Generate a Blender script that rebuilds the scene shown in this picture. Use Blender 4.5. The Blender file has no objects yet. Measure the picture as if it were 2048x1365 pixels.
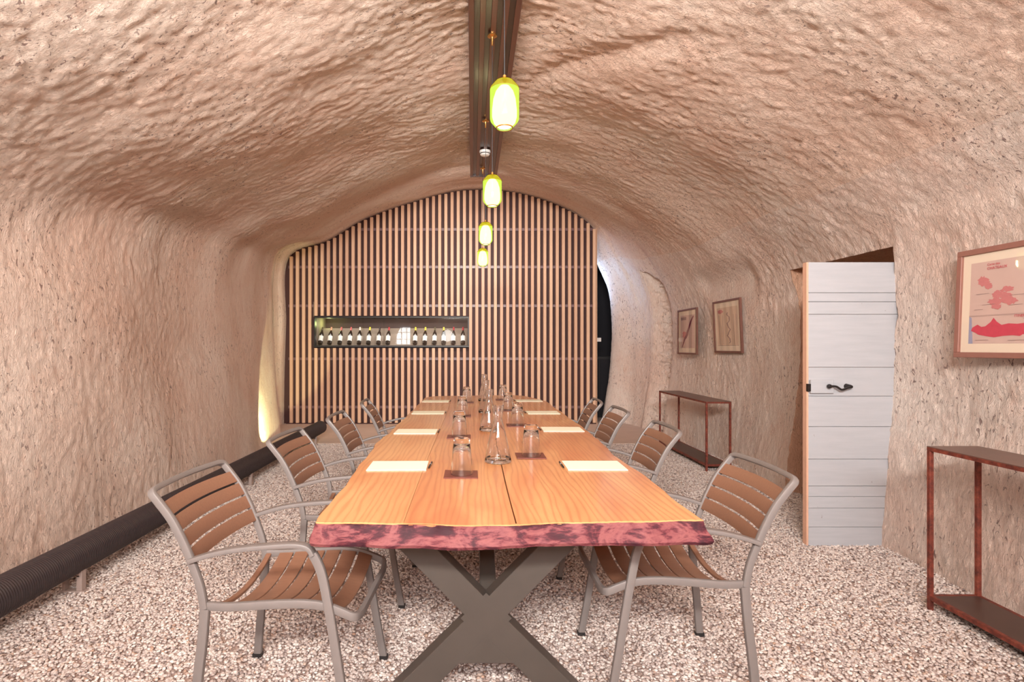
import bpy, bmesh, math, random
import numpy as np
from mathutils import Vector, Matrix
random.seed(4); rng = np.random.default_rng(4)
PI = math.pi
SC = bpy.context.scene
COL = SC.collection

# ---------------------------------------------------------------- camera, world, light, exposure
CAMH = 1.30; F = 1130.0; CX = 944.0; CY = 695.0
cam_d = bpy.data.cameras.new('camera'); cam = bpy.data.objects.new('camera', cam_d); COL.objects.link(cam)
cam.location = (0, 0, CAMH); cam.rotation_euler = (PI/2, 0, 0)
cam_d.sensor_width = 36; cam_d.lens = F*36/2048
cam_d.shift_x = (1024-CX)/2048; cam_d.shift_y = -(682.5-CY)/2048
cam_d.clip_start = .02
SC.camera = cam
SC.view_settings.view_transform = 'Standard'; SC.view_settings.look = 'None'
SC.view_settings.gamma = 1; SC.view_settings.use_curve_mapping = False
SC.view_settings.exposure = 0.15
W = bpy.data.worlds.new('world'); SC.world = W; W.use_nodes = True
W.node_tree.nodes['Background'].inputs[0].default_value = (.75, .85, 1, 1)
W.node_tree.nodes['Background'].inputs[1].default_value = 1.6

def light(name, kind, loc, energy, color, target=None, **kw):
    d = bpy.data.lights.new(name, kind); d.energy = energy; d.color = color
    for k, v in kw.items(): setattr(d, k, v)
    o = bpy.data.objects.new(name, d); COL.objects.link(o); o.location = loc
    if target is not None:
        o.rotation_euler = (Vector(target)-Vector(loc)).to_track_quat('-Z', 'Y').to_euler()
    return o
# behind the photographer: high fill light added, then daylight of the side window
light('entrance_fill', 'AREA', (0.0, -3.05, 2.95), 190, (.97, .98, 1), (0.1, 5, 1.0), shape='RECTANGLE', size=3.6, size_y=.62)
light('side_window_daylight', 'AREA', (-2.77, -3.32, 1.75), 30, (.93, .97, 1), (.0, 9, 1.6), shape='RECTANGLE', size=.66, size_y=.66)
# unseen fill light added behind the photographer to brighten the far vault
light('vault_fill', 'AREA', (-.2, -1.2, 2.5), 150, (1, .96, .90), (0, 7, 3.0), shape='RECTANGLE', size=1.6, size_y=.3, spread=1.9)
# floor uplight in the far left corner
light('corner_uplight', 'SPOT', (-2.38, 6.95, .06), 105, (.97, 1, .52), (-2.88, 7.85, .62), spot_size=1.0, spot_blend=.15, shadow_soft_size=.03)
# cool daylight entering the side passage
light('passage_daylight', 'AREA', (1.98, 9.95, 2.45), 9, (.46, .66, 1), (2.8, 9.05, 2.5), shape='DISK', size=.45)
# unseen fill light added at the beam end to brighten the slat wall
light('beam_end_fill', 'AREA', (.135, 6.655, 3.38), 32, (1, .93, .86), (-.3, 9.4, 1.5), shape='RECTANGLE', size=.28, size_y=.1, spread=2.0)

LAMP_Y = [1.06, 2.33, 3.62, 4.98, 6.30]
LAMP_X = [.13, .134, .130, .120, .120]
LAMP_Z = 2.30; BEAM_Z = 3.30

# ---------------------------------------------------------------- helpers
def P(px, py, Y):
    return Vector(((px-CX)/F*Y, Y, CAMH-(py-CY)/F*Y))
def tag(o, label=None, cat=None, group=None, kind=None):
    if label: o['label'] = label
    if cat: o['category'] = cat
    if group: o['group'] = group
    if kind: o['kind'] = kind
    return o
def empty(name, loc, rz=0):
    o = bpy.data.objects.new(name, None); COL.objects.link(o); o.location = loc
    o.rotation_euler = (0, 0, rz); o.empty_display_size = .05
    return o
def link(name, me, mats, parent=None, smooth=False):
    o = bpy.data.objects.new(name, me); COL.objects.link(o)
    if not isinstance(mats, (list, tuple)): mats = [mats]
    if not me.materials:
        for m in mats: me.materials.append(m)
    if smooth:
        me.polygons.foreach_set('use_smooth', [True]*len(me.polygons))
    if parent is not None: o.parent = parent
    return o
class MB:
    """collects verts/faces, builds ONE mesh object"""
    def __init__(s): s.v = []; s.f = []; s.mi = []
    def add(s, vs, fs, mi=0):
        b = len(s.v); s.v += [tuple(p) for p in vs]
        s.f += [tuple(b+i for i in f) for f in fs]; s.mi += [mi]*len(fs); return s
    def box(s, x0, x1, y0, y1, z0, z1, mi=0):
        vs = [(x0,y0,z0),(x1,y0,z0),(x1,y1,z0),(x0,y1,z0),(x0,y0,z1),(x1,y0,z1),(x1,y1,z1),(x0,y1,z1)]
        return s.add(vs, [(0,3,2,1),(4,5,6,7),(0,1,5,4),(1,2,6,5),(2,3,7,6),(3,0,4,7)], mi)
    def lathe(s, prof, n=24, c=(0,0,0), mi=0, axis='z'):
        vs = []
        for r, z in prof:
            for k in range(n):
                a = 2*PI*k/n; x, y = r*math.cos(a), r*math.sin(a)
                vs.append((c[0]+x, c[1]+y, c[2]+z) if axis == 'z' else (c[0]+x, c[1]+z, c[2]+y))
        fs = []
        for i in range(len(prof)-1):
            for k in range(n):
                q = (i*n+k, i*n+(k+1)%n, (i+1)*n+(k+1)%n, (i+1)*n+k)
                fs.append(q if axis == 'z' else q[::-1])
        return s.add(vs, fs, mi)
    def sweep(s, path, w, h, up, mi=0, rnd=.25):
        """rounded rectangular bar, w across 'up' side, h along up; up = vector or list of vectors"""
        n = len(path); path = [Vector(p) for p in path]
        prof = []
        for sx, sy in ((1,1),(-1,1),(-1,-1),(1,-1)):
            cx, cy = sx*(w/2), sy*(h/2); r = min(w, h)*rnd
            a0 = {(1,1):0,(-1,1):90,(-1,-1):180,(1,-1):270}[(sx,sy)]
            for k in (0, 45, 90):
                a = math.radians(a0+k); prof.append((cx-sx*r+r*math.cos(a), cy-sy*r+r*math.sin(a)))
        m = len(prof); vs = []
        for i, p in enumerate(path):
            t = (path[min(i+1, n-1)]-path[max(i-1, 0)]).normalized()
            u = Vector(up[i] if isinstance(up, list) else up)
            side = t.cross(u).normalized(); uu = side.cross(t).normalized()
            for a, b in prof: vs.append(p+side*a+uu*b)
        fs = [(i*m+k, i*m+(k+1) % m, (i+1)*m+(k+1) % m, (i+1)*m+k) for i in range(n-1) for k in range(m)]
        fs += [tuple(range(m))[::-1], tuple((n-1)*m+k for k in range(m))]
        return s.add(vs, fs, mi)
    def build(s, name, mats, parent=None, smooth=False, bevel=0):
        me = bpy.data.meshes.new(name); me.from_pydata(s.v, [], s.f)
        if any(s.mi): me.polygons.foreach_set('material_index', s.mi)
        bm = bmesh.new(); bm.from_mesh(me)
        if bevel:
            bmesh.ops.bevel(bm, geom=list(bm.edges), offset=bevel, segments=1, affect='EDGES', clamp_overlap=True)
        bmesh.ops.recalc_face_normals(bm, faces=bm.faces)
        bm.to_mesh(me); bm.free()
        o = link(name, me, mats, parent, smooth)
        if smooth:
            try: me.set_sharp_from_angle(angle=math.radians(38))
            except Exception: pass
        return o
def fillet(pts, rad, seg=6):
    pts = [Vector(p) for p in pts]; out = [pts[0]]
    for i in range(1, len(pts)-1):
        r = rad[i] if isinstance(rad, (list, tuple)) else rad
        a, b, c = pts[i-1], pts[i], pts[i+1]
        if r <= 0: out.append(b); continue
        d1 = min(r, (a-b).length*.49); d2 = min(r, (c-b).length*.49)
        p0 = b+(a-b).normalized()*d1; p2 = b+(c-b).normalized()*d2
        for k in range(seg+1):
            t = k/seg; out.append(p0*(1-t)**2+b*2*t*(1-t)+p2*t*t)
    out.append(pts[-1]); return out
def catmull(pts, n=5):
    pts = [Vector(p) for p in pts]; out = []
    for i in range(len(pts)-1):
        p0 = pts[max(i-1, 0)]; p1 = pts[i]; p2 = pts[i+1]; p3 = pts[min(i+2, len(pts)-1)]
        for k in range(n):
            t = k/n
            out.append(.5*((2*p1)+(p2-p0)*t+(2*p0-5*p1+4*p2-p3)*t*t+(3*p1-p0-3*p2+p3)*t**3))
    out.append(pts[-1]); return out
def copy_tree(o, parent=None):
    c = o.copy(); COL.objects.link(c)
    if parent is not None: c.parent = parent
    for ch in list(o.children): copy_tree(ch, c)
    return c

# numpy value noise
def _h(x, y, z, s):
    h = (x.astype(np.int64)*374761393 + y.astype(np.int64)*668265263 + z.astype(np.int64)*2147483647 + s*974634777) & 0xffffffff
    h = ((h ^ (h >> 13))*1274126177) & 0xffffffff
    h = ((h ^ (h >> 16))*2246822519) & 0xffffffff
    return ((h ^ (h >> 15)) & 0xffff)/65535.0*2-1
def noise(x, y, z=None, s=0):
    x = np.asarray(x, float); y = np.asarray(y, float)
    ix = np.floor(x); iy = np.floor(y); fx = x-ix; fy = y-iy
    fx = fx*fx*fx*(fx*(fx*6-15)+10); fy = fy*fy*fy*(fy*(fy*6-15)+10)
    if z is None:
        Z = np.zeros_like(ix)
        a = _h(ix, iy, Z, s); b = _h(ix+1, iy, Z, s); c = _h(ix, iy+1, Z, s); d = _h(ix+1, iy+1, Z, s)
        return (a*(1-fx)+b*fx)*(1-fy)+(c*(1-fx)+d*fx)*fy
    z = np.asarray(z, float); iz = np.floor(z); fz = z-iz; fz = fz*fz*(3-2*fz)
    def pl(Z):
        a = _h(ix, iy, Z, s); b = _h(ix+1, iy, Z, s); c = _h(ix, iy+1, Z, s); d = _h(ix+1, iy+1, Z, s)
        return (a*(1-fx)+b*fx)*(1-fy)+(c*(1-fx)+d*fx)*fy
    return pl(iz)*(1-fz)+pl(iz+1)*fz
def sstep(a, b, x):
    t = np.clip((x-a)/(b-a), 0, 1); return t*t*(3-2*t)

# ---------------------------------------------------------------- materials
def srgb(r, g, b):
    f = lambda c: (c/255/12.92 if c/255 <= .04045 else ((c/255+.055)/1.055)**2.4)
    return (f(r), f(g), f(b), 1)
class NT:
    def __init__(s, name):
        s.m = bpy.data.materials.new(name); s.m.use_nodes = True; s.t = s.m.node_tree
        s.b = s.t.nodes['Principled BSDF']; s.out = s.t.nodes['Material Output']
    def n(s, typ, **kw):
        nd = s.t.nodes.new(typ)
        for k, v in kw.items():
            if k.startswith('_'): setattr(nd, k[1:], v)
        return nd
    def set(s, nd, key, v):
        if isinstance(v, bpy.types.NodeSocket): s.t.links.new(v, nd.inputs[key])
        else: nd.inputs[key].default_value = v
    def coord(s, scale=(1,1,1), kind='Object', rot=(0,0,0)):
        tc = s.n('ShaderNodeTexCoord'); mp = s.n('ShaderNodeMapping')
        s.t.links.new(tc.outputs[kind], mp.inputs[0]); mp.inputs['Scale'].default_value = scale
        mp.inputs['Rotation'].default_value = rot
        return mp.outputs[0]
    def noise(s, vec, scale, detail=3, rough=.55, dist=0):
        nd = s.n('ShaderNodeTexNoise'); s.set(nd, 'Vector', vec)
        nd.inputs['Scale'].default_value = scale; nd.inputs['Detail'].default_value = detail
        nd.inputs['Roughness'].default_value = rough; nd.inputs['Distortion'].default_value = dist
        return nd.outputs['Fac']
    def ramp(s, fac, stops, interp='LINEAR'):
        nd = s.n('ShaderNodeValToRGB'); s.set(nd, 'Fac', fac); cr = nd.color_ramp; cr.interpolation = interp
        while len(cr.elements) < len(stops): cr.elements.new(.5)
        for e, (p, c) in zip(cr.elements, stops):
            e.position = p; e.color = c if len(c) == 4 else (*c, 1)
        return nd.outputs['Color']
    def mix(s, fac, a, b, typ='MIX'):
        nd = s.n('ShaderNodeMix'); nd.data_type = 'RGBA'; nd.blend_type = typ
        s.set(nd, 0, fac); s.set(nd, 6, a); s.set(nd, 7, b); return nd.outputs[2]
    def math(s, op, a, b=0.0):
        nd = s.n('ShaderNodeMath'); nd.operation = op; s.set(nd, 0, a); s.set(nd, 1, b); return nd.outputs[0]
    def bump(s, h, strength=.3, dist=.01, prev=None):
        nd = s.n('ShaderNodeBump'); nd.inputs['Strength'].default_value = strength
        nd.inputs['Distance'].default_value = dist; s.set(nd, 'Height', h)
        if prev is not None: s.set(nd, 'Normal', prev)
        s.t.links.new(nd.outputs[0], s.b.inputs['Normal']); return nd.outputs[0]
    def P(s, **kw):
        for k, v in kw.items(): s.set(s.b, k.replace('_', ' '), v)
        return s
K4 = lambda v: (v, v, v, 1)
def plain(name, col, rough=.5, metal=0, spec=.5, var=.06, scale=30, bump=0, coat=0):
    t = NT(name); v = t.coord()
    c2 = tuple(max(0, c*(1-var*3)) for c in col[:3])+(1,)
    n1 = t.noise(v, scale, 3)
    t.P(Base_Color=t.mix(n1, c2, tuple(min(1, c*(1+var)) for c in col[:3])+(1,)), Roughness=rough, Metallic=metal)
    t.b.inputs['Specular IOR Level'].default_value = spec
    t.b.inputs['Coat Weight'].default_value = coat
    if bump: t.bump(n1, bump, .002)
    return t.m

def rock_material(name, base, light_c, dark, streak=(1,1,1)):
    t = NT(name); v = t.coord(); vs = t.coord(streak)
    big = t.noise(v, .9, 3, .6)
    mid = t.noise(vs, 6, 4, .65, .3)
    c = t.mix(t.ramp(big, [(.36, K4(0)), (.64, K4(1))]), base, light_c)
    c = t.mix(t.ramp(mid, [(.50, K4(0)), (.72, K4(.5))]), c, light_c)
    c = t.mix(t.ramp(t.noise(vs, 14, 4, .7, .4), [(.28, K4(.5)), (.46, K4(0))]), c, dark)
    # small grey brown pits and chips scattered in clusters
    pit = t.ramp(t.noise(vs, 48, 2, .6, .8), [(.62, K4(0)), (.665, K4(1))])
    clus = t.ramp(t.noise(v, 1.7, 3), [(.42, K4(.1)), (.60, K4(1))])
    pm = t.math('MULTIPLY', pit, clus)
    c = t.mix(t.math('MULTIPLY', pm, .75), c, srgb(120, 84, 80))
    t.P(Base_Color=c, Roughness=.82)
    t.b.inputs['Specular IOR Level'].default_value = .25
    h1 = t.noise(vs, 40, 7, .70, .9)
    nb = t.bump(h1, 1.0, .026)
    h2 = t.math('SUBTRACT', t.noise(vs, 90, 3, .6), t.math('MULTIPLY', pm, .8))
    t.bump(h2, .7, .007, nb)
    return t.m
M = {}
M['rock_left'] = rock_material('plaster_left', srgb(241,208,189), srgb(249,228,213), srgb(228,186,165), (1, 1, .45))
M['rock_ceil'] = rock_material('plaster_vault', srgb(241,209,190), srgb(250,230,215), srgb(228,186,165), (.6, 1, 1))
M['rock_right'] = rock_material('plaster_right', srgb(242,215,200), srgb(251,236,225), srgb(229,189,170), (1, 1, .5))
M['rock_reveal_bounce'] = rock_material('plaster_reveal_bounce', srgb(222,170,140), srgb(232,190,162), srgb(200,140,112), (1, 1, .5))  # darker and more orange: warm bounce light put into the plaster colour
def wood_slat():
    t = NT('slat_oak'); v = t.coord((14, 14, .8))
    oi = t.n('ShaderNodeObjectInfo')
    g = t.noise(v, 2.2, 4, .6, .5)
    c = t.mix(g, srgb(212,170,140), srgb(234,196,164))
    c2 = t.mix(t.math('MULTIPLY', oi.outputs['Random'], .45), c, srgb(192,142,114))
    t.P(Base_Color=c2, Roughness=.5); t.bump(g, .12, .003); return t.m
M['slat'] = wood_slat()
M['backing'] = plain('backing_dark', srgb(70,36,34), .65, var=.02)
M['rail'] = plain('rail_slate', srgb(120,92,96), .35, var=.05)
M['black'] = plain('black_metal', srgb(30,26,28), .4)
M['dark'] = plain('passage_dark', srgb(34,30,36), .8)  # near-black stands in for the passage gloom; also on the cupboard doors
M['white'] = plain('white_plastic', srgb(232,230,228), .4)
M['taupe'] = plain('taupe_powder_coat', srgb(124,116,113), .42, var=.03)
def chair_slat():
    t = NT('slat_brown'); v = t.coord((3, 40, 40))
    g = t.noise(v, 3, 3)
    t.P(Base_Color=t.mix(g, srgb(126,90,72), srgb(146,106,84)), Roughness=.42); return t.m
M['chslat'] = chair_slat()
M['cap'] = plain('foot_cap_black', srgb(40,36,36), .6)
def tabletop(name, a, b, c3, off, ang=0.0):
    t = NT(name); v = t.coord((1, .13, 1), rot=(0, 0, ang)); mp = v.node; mp.inputs['Location'].default_value = (off, off*.7, 0)
    wv = t.n('ShaderNodeTexWave'); wv.wave_type = 'BANDS'; wv.bands_direction = 'X'
    t.set(wv, 'Vector', v); wv.inputs['Scale'].default_value = 13; wv.inputs['Distortion'].default_value = 17
    wv.inputs['Detail'].default_value = 2.5; wv.inputs['Detail Scale'].default_value = .55; wv.inputs['Detail Roughness'].default_value = .55
    blot = t.noise(t.coord((3.2, .8, 1)), 1.3, 3, .55, .8)
    fine = t.noise(t.coord((90, 4, 90)), 2, 4, .6)
    c = t.mix(t.ramp(blot, [(.35, K4(0)), (.65, K4(1))]), a, b)
    c = t.mix(t.math('MULTIPLY', t.ramp(wv.outputs['Fac'], [(.0, K4(0)), (.7, K4(.25)), (1, K4(1))]), .45), c, c3)
    c = t.mix(t.math('MULTIPLY', fine, .28), c, c3)
    kn = t.ramp(t.noise(t.coord((5, 2.2, 1)), 4.5, 2, .5, 1.2), [(.735, K4(0)), (.78, K4(.8))])
    c = t.mix(kn, c, srgb(146,86,60))
    t.P(Base_Color=c, Roughness=.3); t.b.inputs['Coat Weight'].default_value = .25
    t.b.inputs['Coat Roughness'].default_value = .12
    t.bump(fine, .05, .002); return t.m
M['wood_a'] = tabletop('oak_board_left', srgb(232,182,128), srgb(216,150,100), srgb(186,112,72), 0)
M['wood_b'] = tabletop('oak_board_middle', srgb(226,168,112), srgb(204,132,88), srgb(170,98,64), 3.3, .02)
M['wood_c'] = tabletop('oak_board_right', srgb(232,176,120), srgb(210,138,92), srgb(174,102,66), 7.1, -.03)
def bark():
    t = NT('bark_edge'); v = t.coord((1, 1, 1.7))
    n1 = t.noise(v, 7, 5, .55, 1.6); n2 = t.noise(t.coord((3, 3, 12)), 9, 4, .65, .5)
    f = t.math('ADD', t.math('MULTIPLY', n1, .72), t.math('MULTIPLY', n2, .28))
    c = t.ramp(f, [(.40, srgb(58,28,36)), (.46, srgb(76,36,44)), (.495, srgb(104,50,56)), (.515, srgb(120,66,70)), (.58, srgb(136,80,80)), (.66, srgb(100,50,56))])
    # pale raw wood band along the upper arris, paints its lit bevel line
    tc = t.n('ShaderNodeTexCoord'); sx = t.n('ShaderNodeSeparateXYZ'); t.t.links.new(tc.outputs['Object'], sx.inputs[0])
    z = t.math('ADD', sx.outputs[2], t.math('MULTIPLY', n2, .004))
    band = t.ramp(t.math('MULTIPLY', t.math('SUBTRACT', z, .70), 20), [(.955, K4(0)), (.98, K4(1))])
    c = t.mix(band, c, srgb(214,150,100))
    t.P(Base_Color=c, Roughness=.6); t.b.inputs['Specular IOR Level'].default_value = .2; t.bump(f, .5, .008); return t.m
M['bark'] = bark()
M['steel'] = plain('table_steel', srgb(78,71,66), .38, metal=.0, var=.05, scale=12)
def rust():
    t = NT('rusted_steel'); v = t.coord()
    n1 = t.noise(v, 26, 4, .7)
    t.P(Base_Color=t.ramp(n1, [(.35, srgb(92,46,40)), (.55, srgb(134,66,52)), (.7, srgb(160,88,68))]), Roughness=.55, Metallic=.25)
    t.bump(n1, .2, .002); return t.m
M['rust'] = rust()
M['rustpanel'] = plain('patinated_sheet', srgb(120,92,82), .38, metal=.2, var=.12, scale=8)
M['pipe'] = plain('pipe_rubber', srgb(54,46,48), .34, var=.05)
M['paper'] = plain('note_paper', srgb(250,246,222), .7, var=.01)
M['pen'] = plain('pen_black', srgb(34,28,34), .25)
M['coaster'] = plain('coaster_leather', srgb(120,62,52), .45, var=.1, bump=.2)
M['brass'] = plain('brass', srgb(214,160,92), .25, metal=.9)
def beamwood(name, a, b, rough):
    t = NT(name); v = t.coord((20, .8, 20)); n1 = t.noise(v, 2, 4, .6, .5)
    t.P(Base_Color=t.mix(n1, a, b), Roughness=rough); t.b.inputs['Coat Weight'].default_value = .18
    t.b.inputs['Coat Roughness'].default_value = .13; return t.m
M['beam'] = beamwood('beam_lacquer', srgb(46,24,20), srgb(62,34,28), .3)
M['batten'] = beamwood('batten_lacquer', srgb(84,48,38), srgb(100,60,48), .4)
def clear_glass(name, tint=(1,1,1,1), spec=.0):
    t = NT(name); nt = t.t
    tr = t.n('ShaderNodeBsdfTransparent'); tr.inputs[0].default_value = tint
    gl = t.n('ShaderNodeBsdfGlossy'); gl.inputs['Roughness'].default_value = .02
    fr = t.n('ShaderNodeFresnel'); fr.inputs[0].default_value = 1.5
    mx = t.n('ShaderNodeMixShader'); ge = t.n('ShaderNodeNewGeometry'); nt.links.new(t.math('MULTIPLY', fr.outputs[0], t.math('SUBTRACT', 1.0, ge.outputs['Backfacing'])), mx.inputs[0])
    nt.links.new(tr.outputs[0], mx.inputs[1]); nt.links.new(gl.outputs[0], mx.inputs[2])
    nt.links.new(mx.outputs[0], t.out.inputs[0]); return t.m
M['pane'] = clear_glass('pane_glass')
def real_glass():
    t = NT('drinking_glass'); t.P(Base_Color=(.98,.985,1,1), Roughness=.0, IOR=1.47)
    t.b.inputs['Transmission Weight'].default_value = 1.0; return t.m
M['glass'] = real_glass()
def emit(name, col, st):
    t = NT(name); e = t.n('ShaderNodeEmission'); e.inputs[0].default_value = col; e.inputs[1].default_value = st
    t.t.links.new(e.outputs[0], t.out.inputs[0]); return t.m
def shade_glass():
    t = NT('amber_green_glass'); nt = t.t
    tr = t.n('ShaderNodeBsdfTransparent'); tr.inputs[0].default_value = (1, .98, .62, 1)
    e = t.n('ShaderNodeEmission'); e.inputs[0].default_value = (.66, 1.0, .10, 1); e.inputs[1].default_value = 1.25
    mx = t.n('ShaderNodeMixShader'); mx.inputs[0].default_value = .55
    nt.links.new(tr.outputs[0], mx.inputs[1]); nt.links.new(e.outputs[0], mx.inputs[2])
    gl = t.n('ShaderNodeBsdfGlossy'); gl.inputs['Roughness'].default_value = .05
    m2 = t.n('ShaderNodeMixShader'); m2.inputs[0].default_value = .06
    nt.links.new(mx.outputs[0], m2.inputs[1]); nt.links.new(gl.outputs[0], m2.inputs[2])
    nt.links.new(m2.outputs[0], t.out.inputs[0]); return t.m
M['shade'] = shade_glass()
def amber_glass():
    t = NT('amber_glass'); nt = t.t
    tr = t.n('ShaderNodeBsdfTransparent'); tr.inputs[0].default_value = (.86, .52, .22, 1)
    gl = t.n('ShaderNodeBsdfGlossy'); gl.inputs['Roughness'].default_value = .1
    mx = t.n('ShaderNodeMixShader'); mx.inputs[0].default_value = .05
    nt.links.new(tr.outputs[0], mx.inputs[1]); nt.links.new(gl.outputs[0], mx.inputs[2])
    nt.links.new(mx.outputs[0], t.out.inputs[0]); return t.m
M['ambglass'] = amber_glass()
M['bulb'] = emit('bulb_glow', (1, .97, .84, 1), 3.2)
M['rim'] = plain('amber_rim', srgb(150,92,30), .3)
def doorpaint():
    t = NT('door_paint'); v = t.coord((1.2, 1, 12))
    n1 = t.noise(v, 3, 4, .6); n2 = t.noise(t.coord(), 40, 2)
    c = t.mix(n1, srgb(166,168,174), srgb(186,187,192))
    c = t.mix(t.ramp(n2, [(.77, K4(0)), (.8, K4(.6))]), c, srgb(120,100,95))
    t.P(Base_Color=c, Roughness=.5); t.bump(n1, .1, .003); return t.m
M['door'] = doorpaint()
M['dooredge'] = plain('door_edge_wood', srgb(222,176,150), .6)
M['iron'] = plain('wrought_iron', srgb(44,38,38), .35, metal=.4)
M['picframe'] = plain('frame_walnut', srgb(126,84,72), .5, var=.08)
M['mount'] = plain('mount_card', srgb(232,216,196), .8, var=.01)
M['print'] = plain('print_paper', srgb(208,180,170), .8, var=.03, scale=14)
M['print_b'] = plain('print_paper_pale', srgb(216,190,168), .8, var=.03, scale=14)
M['pinkred'] = plain('ink_red', srgb(206,70,90), .8, var=.08, scale=60)
M['pink'] = plain('ink_pink', srgb(204,128,128), .8, var=.06, scale=80)
M['purple'] = plain('ink_purple', srgb(122,44,66), .8, var=.1, scale=80)
M['inkgrey'] = plain('ink_grey', srgb(150,124,122), .8)
M['inkblue'] = plain('ink_blue', srgb(160,160,185), .8)
M['concrete'] = plain('concrete', srgb(206,182,168), .75, var=.05, scale=6, bump=.3)
M['bottle'] = plain('bottle_glass', srgb(38,28,22), .12)
M['label'] = plain('bottle_label', srgb(240,236,230), .6, var=.01)
M['dispback'] = plain('display_back', srgb(74,48,40), .6)
M['rack'] = plain('rack_linen', srgb(146,130,116), .7)
M['disptop'] = plain('display_hood', srgb(110,104,110), .45)
def gravel_m():
    t = NT('gravel'); oi = t.n('ShaderNodeObjectInfo')
    c = t.ramp(oi.outputs['Random'], [(0, srgb(146,130,126)), (.15, srgb(188,170,163)), (.4, srgb(206,191,184)), (.65, srgb(220,206,199)), (.88, srgb(238,228,221)), (1, srgb(184,150,130))])
    t.P(Base_Color=c, Roughness=.75); return t.m
M['gravel'] = gravel_m()
def gravelbase():
    t = NT('gravel_bed'); v = t.coord()
    vo = t.n('ShaderNodeTexVoronoi'); t.set(vo, 'Vector', v); vo.inputs['Scale'].default_value = 70
    c = t.mix(t.noise(v, 3, 3), srgb(172,148,138), srgb(194,170,160))
    t.P(Base_Color=c, Roughness=.9); t.bump(vo.outputs['Distance'], .8, .01); return t.m
M['gravelbase'] = gravelbase()

# ---------------------------------------------------------------- the cave shell
SEC = {  # Y : 15 control points (x, z) from left floor over the vault to right floor
 -3.2: [(-2.9,-.08),(-3.0,.8),(-3.0,1.5),(-2.8,2.1),(-2.0,2.65),(-1.0,3.1),(-.2,3.38),(.15,3.42),(.5,3.36),(1.2,3.12),(1.9,2.75),(2.4,2.3),(2.68,1.8),(2.68,1.0),(2.62,-.08)],
 0.8: [(-2.6,-.08),(-2.7,.8),(-2.7,1.5),(-2.5,2.05),(-1.8,2.62),(-.95,3.08),(-.2,3.36),(.15,3.40),(.5,3.34),(1.2,3.10),(1.9,2.72),(2.42,2.3),(2.70,1.8),(2.70,1.0),(2.60,-.08)],
 2.6: [(-2.35,-.08),(-2.42,.8),(-2.46,1.5),(-2.36,2.06),(-1.62,2.58),(-.9,3.04),(-.2,3.33),(.15,3.38),(.5,3.32),(1.2,3.06),(1.86,2.72),(2.38,2.32),(2.70,1.82),(2.71,1.0),(2.60,-.08)],
 4.0: [(-2.40,-.08),(-2.48,.8),(-2.54,1.5),(-2.48,2.26),(-1.74,2.66),(-.96,3.08),(-.22,3.35),(.15,3.40),(.52,3.34),(1.2,3.10),(1.88,2.76),(2.42,2.36),(2.76,1.84),(2.78,1.0),(2.68,-.08)],
 5.2: [(-2.48,-.08),(-2.58,.8),(-2.64,1.5),(-2.56,2.36),(-1.85,2.74),(-1.05,3.13),(-.25,3.40),(.15,3.45),(.56,3.39),(1.24,3.16),(1.94,2.82),(2.48,2.42),(2.86,1.86),(2.92,1.0),(2.84,-.08)],
 6.6: [(-2.56,-.08),(-2.68,.8),(-2.73,1.5),(-2.68,2.44),(-1.98,2.84),(-1.2,3.20),(-.35,3.47),(.14,3.52),(.62,3.46),(1.3,3.26),(2.0,2.90),(2.55,2.46),(2.92,1.86),(2.96,1.0),(2.88,-.08)],
 8.30: [(-2.84,-.08),(-2.90,.8),(-2.93,1.6),(-2.93,2.66),(-2.3,2.96),(-1.6,3.32),(-.6,3.66),(.06,3.77),(.8,3.71),(1.5,3.50),(2.08,3.14),(2.6,2.62),(2.93,1.86),(2.94,1.0),(2.86,-.08)],
 8.48: [(-2.88,-.08),(-2.94,.8),(-2.96,1.6),(-2.95,2.68),(-2.32,2.97),(-1.62,3.34),(-.62,3.69),(.05,3.80),(.8,3.74),(1.51,3.53),(2.08,3.16),(2.62,2.64),(2.95,1.86),(2.95,1.0),(2.87,-.08)],
 8.60: [(-3.17,-.08),(-3.16,.8),(-3.13,1.7),(-3.06,2.74),(-2.36,3.00),(-1.66,3.36),(-.64,3.72),(.04,3.83),(.8,3.77),(1.52,3.55),(2.08,3.18),(2.60,2.62),(2.93,1.86),(2.92,1.0),(2.84,-.08)],
 9.48: [(-3.18,-.08),(-3.17,.8),(-3.14,1.7),(-3.10,2.79),(-2.41,3.11),(-1.75,3.49),(-.7,3.84),(.02,3.96),(.81,3.90),(1.53,3.67),(2.05,3.34),(2.33,2.80),(2.64,2.1),(2.70,1.0),(2.60,-.08)],
 9.85: [(-3.18,-.08),(-3.17,.8),(-3.14,1.7),(-3.10,2.79),(-2.41,3.11),(-1.75,3.49),(-.7,3.84),(.02,3.96),(.81,3.90),(1.50,3.67),(1.95,3.32),(2.18,2.75),(2.41,2.1),(2.42,1.0),(2.25,-.08)],
 10.2: [(-3.18,-.08),(-3.17,.8),(-3.14,1.7),(-3.10,2.79),(-2.41,3.11),(-1.75,3.49),(-.7,3.84),(.02,3.96),(.81,3.90),(1.6,3.67),(2.2,3.32),(2.6,2.75),(2.8,2.1),(2.9,1.0),(2.8,-.08)],
 11.2: [(-3.18,-.08),(-3.17,.8),(-3.14,1.7),(-3.10,2.79),(-2.41,3.11),(-1.75,3.49),(-.7,3.84),(.02,3.96),(.81,3.90),(1.6,3.67),(2.3,3.32),(2.8,2.75),(3.0,2.1),(3.1,1.0),(3.0,-.08)],
}
ks = sorted(SEC); KA = np.array([SEC[k] for k in ks])    # (S,15,2)
DOOR_Y0, DOOR_Y1, DOOR_Z = 3.58, 5.04, 1.95
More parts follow.
